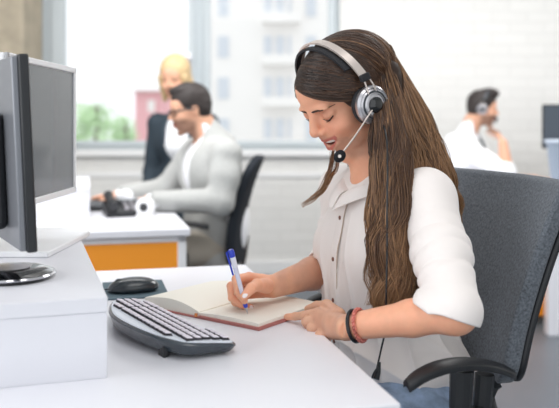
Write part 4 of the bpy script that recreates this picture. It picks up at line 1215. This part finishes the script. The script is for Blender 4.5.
# --- bearded man in the grey blazer
s = .9
Hm = P(190, 110, 3.40); Rm = frame((-.92, -.38), math.radians(12))
m_id = thing('person', (Hm[0] + .12, 3.43, 0), 0, 'bearded man with dark glasses in a light grey blazer typing at the orange panelled desk', 'person')
fm = unit([-.90, -.43, 0]); lm = np.array([-fm[1], fm[0], 0]); Bm = np.stack([fm, lm, [0, 0, 1]], 1)
cm = np.array([Hm[0] + .085, 3.43, .885]); 
shn = cm + lm * .185 + np.array([0, 0, .075]); shf = cm - lm * .185 + np.array([0, 0, .075])
eln = P(220, 209, 3.20); eln[2] = .775; wrn = np.array([-.535, 3.19, .775]); elf = cm + lm * -.26 + fm * .12 + np.array([0, 0, -.10]); wrf = P(118, 198, 3.52); wrf[2] = .765
F = Field(); Lm = head_prims(F, Hm, Rm, s, smile=False, female=False)
F.cap(Lm(-.035, 0, -.05), cm + [.0, 0, .12], .058, .062, k=.02); F.cap(shn, shf, .05, k=.03); F.ell(cm, (.10, .16, .14), Bm, k=.03); F.ell(cm + [.04, 0, -.2], (.10, .15, .2), Bm, k=.04)
F.chain([shn, eln, wrn], [.045, .040, .028], k=.02); F.chain([shf, elf, wrf], [.045, .040, .028], k=.02)
relaxed_hand(F, wrn, (-1, .12, -.05), (0, 0, 1), 1.0, .12); relaxed_hand(F, wrf, (-1, -.05, -.05), (0, 0, 1), 1.0, .15)
solid('body', F, (-.85, 3.0, .55), (0.0, 3.8, 1.32), .0055, skin_far, m_id, far_skin_col(Hm, Rm, s, np.array(lin(66, 50, 46)[:3])))
g = Field(); g.ell(Lm(-.014, 0, .045), (0.0900, 0.0720, 0.0810), Rm, k=.01); g.ell(Lm(-.045, 0, .0), (0.0558, 0.0702, 0.0630), Rm, k=.02); g.ell(Lm(.028, 0, .108), (0.0500, 0.0450, 0.0200), Rm, k=.02)
g.ell(Lm(.10, 0, -.022), (0.0702, 0.0900, 0.0702), Rm, k=.006, op='s'); g.ell(Lm(-.004, .08, -.014), (0.0198, 0.0270, 0.0252), Rm, k=.006, op='s'); g.ell(Lm(-.004, -.08, -.014), (0.0198, 0.0270, 0.0252), Rm, k=.006, op='s')
g.ell(Lm(-.03, 0, -.13), (0.1800, 0.1800, 0.0675), Rm, k=.006, op='s')
g.post = lambda Q, d: d + .0022 * snoise(Q, 160, 9)
solid('hair', g, Hm - .16, Hm + .16, .0045, hair_dark, m_id)
def glasses(root, LL, y0=1):
    q = MB()
    for y in (-1, 1):
        c = [LL(.099, y * .010, .012), LL(.098, y * .030, .015), LL(.090, y * .050, .013), LL(.088, y * .052, -.004), LL(.094, y * .034, -.014), LL(.098, y * .014, -.010), LL(.099, y * .010, .012)]
        q.tube(c, .0032, 6); q.tube([LL(.088, y * .053, .010), LL(.04, y * .078, .010), LL(-.01, y * .083, .006)], .0034, 6)
    q.tube([LL(.100, -.012, .006), LL(.102, 0, .009), LL(.100, .012, .006)], .003, 6)
    q.build('glasses', black_pl, root, world=True)['label'] = 'dark framed glasses'
glasses(m_id, Lm)
g = Field(); g.ell(cm, (.115, .175, .155), Bm, k=.03); g.cap(shn, shf, .052, k=.03); g.ell(cm + [.05, 0, -.22], (.115, .165, .2), Bm, k=.04)
g.cap(cm + [0, 0, .1], cm + unit(Lm(-.03, 0, -.06) - cm) * .195, .075, .064, k=.01); g.cap(Lm(-.03, 0, -.05), Lm(-.02, 0, -.12), .057, .06, k=.003, op='s')
g.chain([wrn + [.012, 0, 0], wrn + [.04, 0, .002]], [.034, .036], k=.01); g.chain([wrf + [.012, 0, 0], wrf + [.04, 0, .002]], [.034, .036], k=.01)
solid('shirt', g, (-.75, 3.0, .5), (.05, 3.8, 1.18), .008, shirt_w, m_id)
g = Field(); g.ell(cm, (.130, .195, .165), Bm, k=.03); g.cap(shn, shf, .064, k=.03); g.ell(cm + [.01, 0, -.24], (.118, .180, .22), Bm, k=.04); g.ell(cm + [.0, 0, -.37], (.135, .195, .10), Bm, k=.04)
g.chain([shn, shn * .5 + eln * .5 + [.006, -.006, 0], eln, wrn * .9 + eln * .1], [.068, .064, .058, .042], k=.02); g.chain([shf, elf, wrf * .9 + elf * .1], [.066, .058, .042], k=.02)
g.cap(cm + [.035, 0, .10], cm + unit(Lm(-.03, 0, -.06) - cm) * .17 + np.array([.02, 0, 0]), .085, .072, k=.02)
g.cap(Lm(-.03, 0, -.05), cm + [0, 0, .10], .066, .066, k=.004, op='s')
g.cap(cm + fm * .15 + [0, 0, .15], cm + fm * .175 + [0, 0, -.30], .085, .045, k=.006, op='s'); g.cap(cm + fm * .09 + [0, 0, .17], cm + fm * .14 + [0, 0, .02], .07, .06, k=.006, op='s')
g.chain([wrn, wrn + [.03, 0, 0]], [.033, .035], k=.003, op='s'); g.chain([wrf, wrf + [.03, 0, 0]], [.033, .035], k=.003, op='s')
g.post = lambda Q, d: d + .0045 * snoise(Q, 32, 19) + .002 * snoise(Q, 75, 20)
solid('blazer', g, (-.75, 2.95, .40), (.15, 3.85, 1.16), .0075, blazer_g, m_id)
hn, hf = cm + lm * .09 + [.0, 0, -.33], cm - lm * .09 + [.0, 0, -.33]; kn_, kf_ = hn + fm * .42, hf + fm * .42; an_, af_ = kn_ + [.02, 0, -.45], kf_ + [-.03, 0, -.45]
g = Field(); g.ell(cm + [.0, 0, -.35], (.12, .175, .10), Bm, k=.03); legs(g, hn, hf, kn_, kf_, an_, af_)
solid('trousers', g, (-.95, 3.05, .06), (.15, 3.8, .66), .010, trouser_b, m_id); shoes(m_id, (an_, af_), fm, black_pl)

# --- his black chair
def simple_chair(name, loc, rot, label, back_lean=.06):
    """local +x = the way the sitter faces."""
    c = thing(name, loc, rot, label, 'chair')
    G = np.zeros((16, 12, 3)); NN = np.zeros((16, 12, 3))
    for i in range(16):
        t = i / 15; z = .50 + .45 * t; hw = .225 - .03 * t - (.05 * max(0, (t - .85) / .15) ** 2) - .04 * max(0, (.12 - t) / .12)
        for j in range(12):
            y = hw * (2 * j / 11 - 1); G[i, j] = (-.245 - back_lean * t * 1.5 + .035 * (y / .22) ** 2 + .03 * math.sin(t * PI), y, z); NN[i, j] = (1, 0, 0)
    MB().sheet(G, .040, nrm=NN).build('backrest', chair_blk, c, bevel=.01, seg=3)
    MB().box((0, 0, .455), (.46, .46, .07)).build('seat', chair_blk, c, bevel=.03, seg=4)
    MB().tube(catmull([(-.05, 0, .415), (-.20, 0, .41), (-.25, 0, .47), (-.27, 0, .60)], 14), .028, 10, flat=.5).build('back_bracket', black_pl, c, smooth=True)
    for y in (-.27, .27):
        G = np.zeros((14, 5, 3))
        for i in range(14):
            t = i / 13
            for j in range(5): G[i, j] = (-.13 + .27 * t, y + (j - 2) * .012, .672 + .022 * math.sin(t * PI) - .012 * t)
        a = MB().sheet(G, .018, nrm=np.broadcast_to(np.array([0, 0, 1.0]), (14, 5, 3))).build('armrest', black_pl, c, bevel=.004)
        MB().tube([(-.02, y, .68), (-.02, y, .55), (-.03, y, .43), (-.03, y * .6, .41)], [.02, .018, .02, .02], 10, flat=1.6).box((.03, y, .62), (.014, .02, .11)).build('arm_support', black_pl, c)
    MB().lathe([(.03, .12), (.03, .26), (.018, .26), (.018, .42)], n=18).build('gas_column', dark_pl, c, smooth=True)
    b_ = MB()
    for k in range(5):
        a = 2 * PI * k / 5 + .2; b_.tube([(0, 0, .11), (.29 * math.cos(a), .29 * math.sin(a), .07)], [.03, .016], 8)
    b_.build('star_base', black_pl, c, smooth=True)
    for k in range(5):
        a = 2 * PI * k / 5 + .2; MB().lathe([(.02, -.02), (.03, -.014), (.03, .014), (.02, .02)], (.29 * math.cos(a), .29 * math.sin(a), .03), (-math.sin(a), math.cos(a), 0), n=16).tube([(.29 * math.cos(a), .29 * math.sin(a), .03), (.29 * math.cos(a), .29 * math.sin(a), .075)], .008, 8).build('caster', black_pl, c, smooth=True)
    return c
simple_chair('office_chair', (cm[0] - .11, 3.43, 0), PI, 'black office chair of the bearded man at the orange panelled desk')

# --- blonde woman standing behind him
Hb = P(175, 78, 4.25); Rb2 = frame((-.25, -.97), math.radians(16))
b_id = thing('person', (Hb[0] - .0, 4.33, 0), 0, 'blonde woman in a dark blazer and white shirt standing behind the bearded man', 'person')
fb = unit([-.25, -.97, 0]); lb = np.array([-fb[1], fb[0], 0]); Bb = np.stack([fb, lb, [0, 0, 1]], 1)
cb0 = np.array([Hb[0] + .035, 4.33, Hb[2] - .34])
F = Field(); Lb2 = head_prims(F, Hb, Rb2, .97, smile=True, female=True)
s1, s2 = cb0 + lb * .150 + [0, 0, .09], cb0 - lb * .150 + [0, 0, .09]
e1, e2 = s1 + lb * .03 + [0, .02, -.27], s2 - lb * .04 + [0, .0, -.27]
w1_, w2_ = e1 + fb * .16 - lb * .05 + [0, 0, -.16], e2 + fb * .16 + lb * .04 + [0, 0, -.16]
F.cap(Lb2(-.03, 0, -.05), cb0 + [0, 0, .13], .046, .052, k=.02); F.cap(s1, s2, .04, k=.03); F.ell(cb0, (.09, .14, .14), Bb, k=.03); F.ell(cb0 + [0, .02, -.25], (.085, .12, .2), Bb, k=.04)
F.chain([s1, e1, w1_], [.04, .034, .023], k=.02); F.chain([s2, e2, w2_], [.04, .034, .023], k=.02)
relaxed_hand(F, w1_, fb * .5 + np.array([0, 0, -.8]), lb, .92, .2); relaxed_hand(F, w2_, fb * .5 + np.array([0, 0, -.8]), -lb, .92, .2)
solid('body', F, cb0 - [.42, .45, .65], cb0 + [.42, .3, .56], .0055, skin_far, b_id, far_skin_col(Hb, Rb2, .97))
g = Field(); g.ell(Lb2(-.018, 0, .042), (.100, .084, .092), Rb2, k=.01); g.ell(Lb2(-.035, 0, -.045), (.070, .090, .10), Rb2, k=.02); g.cap(Lb2(.03, .068, .01), Lb2(.02, .066, -.12), .022, .014, k=.01); g.cap(Lb2(.03, -.068, .01), Lb2(.02, -.066, -.12), .022, .014, k=.01)
g.ell(Lb2(.105, 0, -.022), (.105, .052, .096), Rb2, k=.008, op='s'); g.ell(Lb2(.06, 0, -.10), (.09, .05, .05), Rb2, k=.008, op='s')
g.post = lambda Q, d: d + .002 * snoise(Q * [1, 1, .3], 150, 4)
solid('hair', g, Hb - .18, Hb + .17, .0045, hair_blond, b_id)
g = Field(); g.ell(cb0, (.105, .155, .15), Bb, k=.03); g.cap(s1, s2, .045, k=.03); g.ell(cb0 + [0, .02, -.25], (.10, .135, .2), Bb, k=.04); g.ell(cb0 + fb * .05 + [0, 0, -.03], (.06, .12, .06), Bb, k=.03)
g.cap(Lb2(-.03, 0, -.05), cb0 + [0, 0, .14], .05, .052, k=.003, op='s'); g.cap(cb0 + fb * .12 + [0, 0, .05], cb0 + fb * .08 + [0, 0, .16], .012, .04, k=.006, op='s')
solid('shirt', g, cb0 - [.3, .3, .5], cb0 + [.3, .3, .22], .008, shirt_w, b_id)
g = Field(); g.ell(cb0, (.118, .170, .16), Bb, k=.03); g.cap(s1, s2, .055, k=.03); g.ell(cb0 + [0, .02, -.25], (.112, .150, .22), Bb, k=.04); g.ell(cb0 + [0, .02, -.42], (.125, .175, .10), Bb, k=.04)
g.chain([s1, e1, w1_], [.056, .048, .036], k=.02); g.chain([s2, e2, w2_], [.056, .048, .036], k=.02)
g.cap(cb0 + [0, 0, .12], Lb2(-.03, 0, -.06), .056, .050, k=.003, op='s')
g.cap(cb0 + fb * .10 + [0, 0, .20], cb0 + fb * .135 + [0, 0, -.36], .080, .036, k=.006, op='s')
g.post = lambda Q, d: d + .003 * snoise(Q, 35, 33)
solid('blazer', g, cb0 - [.45, .45, .62], cb0 + [.45, .3, .2], .008, blazer_d, b_id)
hz = cb0[2] - .46
g = Field(); g.ell((cb0[0], cb0[1] + .02, hz), (.11, .165, .12), Bb, k=.03)
h1, h2 = np.array([*(cb0 + lb * .08)[:2], hz - .03]), np.array([*(cb0 - lb * .08)[:2], hz - .03]); a1_, a2_ = np.array([h1[0], h1[1], .09]), np.array([h2[0], h2[1], .09])
legs(g, h1, h2, (h1 + a1_) / 2 + fb * .02, (h2 + a2_) / 2 + fb * .02, a1_, a2_, k=.015)
solid('trousers', g, (cb0[0] - .35, 4.0, .05), (cb0[0] + .35, 4.65, hz + .13), .010, trouser_d, b_id); shoes(b_id, (a1_, a2_), fb, black_pl)

# --- man with a headset on the right
Hr = P(482.5, 109, 4.85); Rr = frame((.96, -.27), math.radians(8))
r_id = thing('person', (Hr[0] - .09, 4.88, 0), 0, 'man in a white shirt and dark tie with his hand at his chin', 'person')
fr_ = unit([.85, -.53, 0]); lr = np.array([-fr_[1], fr_[0], 0]); Br = np.stack([fr_, lr, [0, 0, 1]], 1)
cr = np.array([Hr[0] - .10, 4.89, .885])
sn, sf = cr - lr * .18 + [0, 0, .08], cr + lr * .18 + [0, 0, .08]       # his right shoulder is on the camera side
en = P(507, 172, 4.60); wn = P(503, 143, 4.62); ef = sf + fr_ * .12 + np.array([0, 0, -.24]); wf = ef + fr_ * .25 + np.array([0, -.05, .02])
F = Field(); Lr = head_prims(F, Hr, Rr, .90, smile=False, female=False)
F.cap(Lr(-.035, 0, -.05), cr + [0, 0, .12], .056, .06, k=.02); F.cap(sn, sf, .05, k=.03); F.ell(cr, (.10, .16, .14), Br, k=.03); F.ell(cr + [-.03, 0, -.2], (.10, .15, .2), Br, k=.04)
F.chain([sn, en, wn], [.045, .042, .027], k=.02); F.chain([sf, ef, wf], [.045, .040, .027], k=.02)
relaxed_hand(F, wn, Lr(.085, -.03, -.085) - wn, (.8, -.5, .2), .95, .45); relaxed_hand(F, wf, fr_, (0, 0, 1), .95, .2)
solid('body', F, cr - [.3, .45, .5], cr + [.75, .4, .50], .0055, skin_far, r_id, far_skin_col(Hr, Rr, .90, np.array(lin(60, 46, 42)[:3])))
g = Field(); g.ell(Lr(-.014, 0, .045), (0.0900, 0.0720, 0.0810), Rr, k=.01); g.ell(Lr(-.045, 0, .0), (0.0558, 0.0702, 0.0630), Rr, k=.02); g.ell(Lr(.040, 0, .118), (0.0540, 0.0495, 0.0306), Rr, k=.02)
g.ell(Lr(.10, 0, -.022), (0.0702, 0.0900, 0.0738), Rr, k=.006, op='s'); g.ell(Lr(-.03, 0, -.13), (0.1800, 0.1800, 0.0675), Rr, k=.006, op='s')
g.post = lambda Q, d: d + .0022 * snoise(Q, 160, 9)
solid('hair', g, Hr - .17, Hr + .18, .0045, hair_dark, r_id)
g = Field(); g.ell(cr, (.125, .185, .16), Br, k=.03); g.cap(sn, sf, .062, k=.03); g.ell(cr + [-.04, 0, -.23], (.13, .175, .22), Br, k=.04)
g.chain([sn, en + (sn - en) * .08], [.066, .056], k=.02); g.chain([en, en + (wn - en) * .12], [.054, .05], k=.02); g.chain([sf, ef, ef * .6 + wf * .4], [.066, .054, .048], k=.02)
g.cap(cr + [0, 0, .12], Lr(-.032, 0, -.075), .068, .062, k=.01); g.cap(Lr(-.03, 0, -.04), Lr(-.02, 0, -.12), .055, .058, k=.003, op='s')
g.post = lambda Q, d: d + .004 * snoise(Q, 34, 19)
solid('shirt', g, cr - [.3, .4, .5], cr + [.55, .4, .26], .008, shirt_w, r_id)
tp = []
for z in np.linspace(.115, -.25, 14): tp.append(surf(g, cr + np.array([0, 0, z]) - lr * .01, fr_, 0, .3))
tp = catmull(tp, 20); Gt = np.zeros((20, 5, 3))
for i in range(20):
    wv = np.interp(i / 19, [0, .06, .1, .9, 1], [.022, .020, .018, .042, .01])
    for j in range(5): Gt[i, j] = tp[i] + lr * (j - 2) / 4 * wv * 1.5 + fr_ * .007
MB().sheet(Gt, .008).build('tie', mat('tie_dark', lin(26, 52, 50), .6), r_id, world=True, smooth=True)
hn, hf = cr - lr * .09 + [-.06, 0, -.34], cr + lr * .09 + [-.06, 0, -.34]; k1_, k2_ = hn + fr_ * .42, hf + fr_ * .42; a1_, a2_ = k1_ + [0, 0, -.45], k2_ + [0, 0, -.45]
g = Field(); g.ell(cr + [-.06, 0, -.36], (.13, .18, .10), Br, k=.03); legs(g, hn, hf, k1_, k2_, a1_, a2_)
solid('trousers', g, cr + [-.3, -.4, -.85], cr + [.6, .35, -.2], .010, trouser_d, r_id); shoes(r_id, (a1_, a2_), fr_, black_pl)
headset(Hr, Rr, .92, 'black and silver headset on the man in the white shirt with a tie', -1, None, dark_pl)
simple_chair('office_chair', (cr[0] - .05, 4.89, 0), math.atan2(fr_[1], fr_[0]), 'black office chair under the man in the white shirt and tie', .03)
pc = Lr(.098, -.045, -.085); pd = unit([.1, -.45, .6])
MB().tube([np.zeros(3), pd * .008, pd * .040, pd * .045], [.002, .006, .006, .003], 10).build('pen', black_pl, thing('pen', pc, 0, 'short dark pen held at the chin of the man in the tie', 'pen'), smooth=True).name = 'pen_barrel'

# ------------------------------------------------------------------ things on the back desks
def ongrid(px, Z, z=.73): return np.array([(px - 279.5) / FPX * Z, Z, z])
k0_ = ongrid(106, 3.42)
kb2 = thing('keyboard', k0_, math.radians(96), 'black keyboard under the hands of the bearded man in the grey blazer', 'keyboard')
MB().box((0, 0, .010), (.42, .15, .016)).build('base', black_pl, kb2, bevel=.005)
kk = MB()
for i in range(22):
    for j in range(6): kk.box((-.194 + i * .0185, -.058 + j * .0225, .020), (.0155, .0185, .006))
kk.build('keys', dark_pl, kb2)
ph0 = ongrid(126, 3.10)
ph = thing('desk_phone', ph0, math.radians(20), 'black desk phone with a pale stripe beside the bearded man\'s keyboard', 'telephone')
b_ = MB(); b_.prism([(-.085, -.075), (.085, -.075), (.085, .075), (-.085, .075)], 0, .022); V = b_.v[0]; V[4:, 2] += (V[4:, 1] + .075) * .22; b_.build('base', black_pl, ph, bevel=.006)
MB().tube(catmull([(-.06, -.085, .04), (-.062, -.05, .056), (-.062, .04, .075), (-.06, .08, .072)], 16), np.interp(np.linspace(0, 1, 16), [0, .2, .5, .8, 1], [.02, .019, .012, .019, .02]), 12).build('handset', black_pl, ph, smooth=True)
MB().box((.02, .045, .053), (.09, .04, .008)).build('display', MATS['screen_off'], ph, bevel=.002)
kk = MB()
for i in range(3):
    for j in range(4): kk.box((-.005 + i * .026, -.05 + j * .02, .033 + j * .0044), (.018, .012, .012))
kk.build('keypad', silver, ph)
td = ongrid(145.5, 3.02)
tdd = thing('tape_dispenser', td, 0, 'white round tape dispenser with a black centre beside the desk phone', 'tape dispenser')
MB().lathe([(.026, -.018), (.036, -.016), (.037, 0), (.036, .016), (.026, .018)], (0, 0, .040), (.25, 1, 0), n=30).box((0, 0, .006), (.07, .04, .012)).build('body', white_metal, tdd, bevel=.002)
MB().lathe([(.004, -.021), (.017, -.020), (.018, 0), (.017, .020), (.004, .021)], (0, 0, .040), (.25, 1, 0), n=24).build('roll_core', black_pl, tdd, smooth=True)

# right side: dark monitor and grey tub
mo2 = P(553, 150, 4.35)
t = thing('monitor', (mo2[0], 4.35, .73), math.radians(-12), 'dark monitor at the right edge facing the man with the tie', 'monitor')
MB().box2((-.06, -.012, .22), (.40, .012, .47)).build('bezel', black_gl, t, bevel=.004)
MB().box2((-.05, -.014, .23), (.39, -.012, .46)).build('screen', mat('screen_dark', lin(62, 70, 80), .3), t)
MB().box2((.14, .012, .02), (.20, .03, .34)).build('neck', black_pl, t, bevel=.004)
MB().lathe([(.11, 0), (.11, .008), (.03, .016)], (.17, .02, 0), n=32).build('base', black_pl, t, smooth=True)
tb = P(564, 170, 4.12)
t = thing('storage_tub', (tb[0], 4.12, .73), 0, 'pale grey plastic tub in front of the dark monitor at right', 'tub')
w_ = MB(); prof = [(.058, .0), (.062, .004), (.092, .262), (.095, .262), (.098, .256), (.100, .272), (.095, .274), (.088, .272), (.056, .010), (.003, .008)]
w_.lathe(prof, n=36, sx=1.0, sy=.75).build('body', mat('tub_grey', lin(150, 162, 178), .45), t, smooth=True)
MB().lathe([(.101, .262), (.105, .268), (.101, .276), (.095, .276)], n=36, sx=1.0, sy=.75).build('rim', mat('tub_rim', lin(196, 206, 220), .4), t, smooth=True)
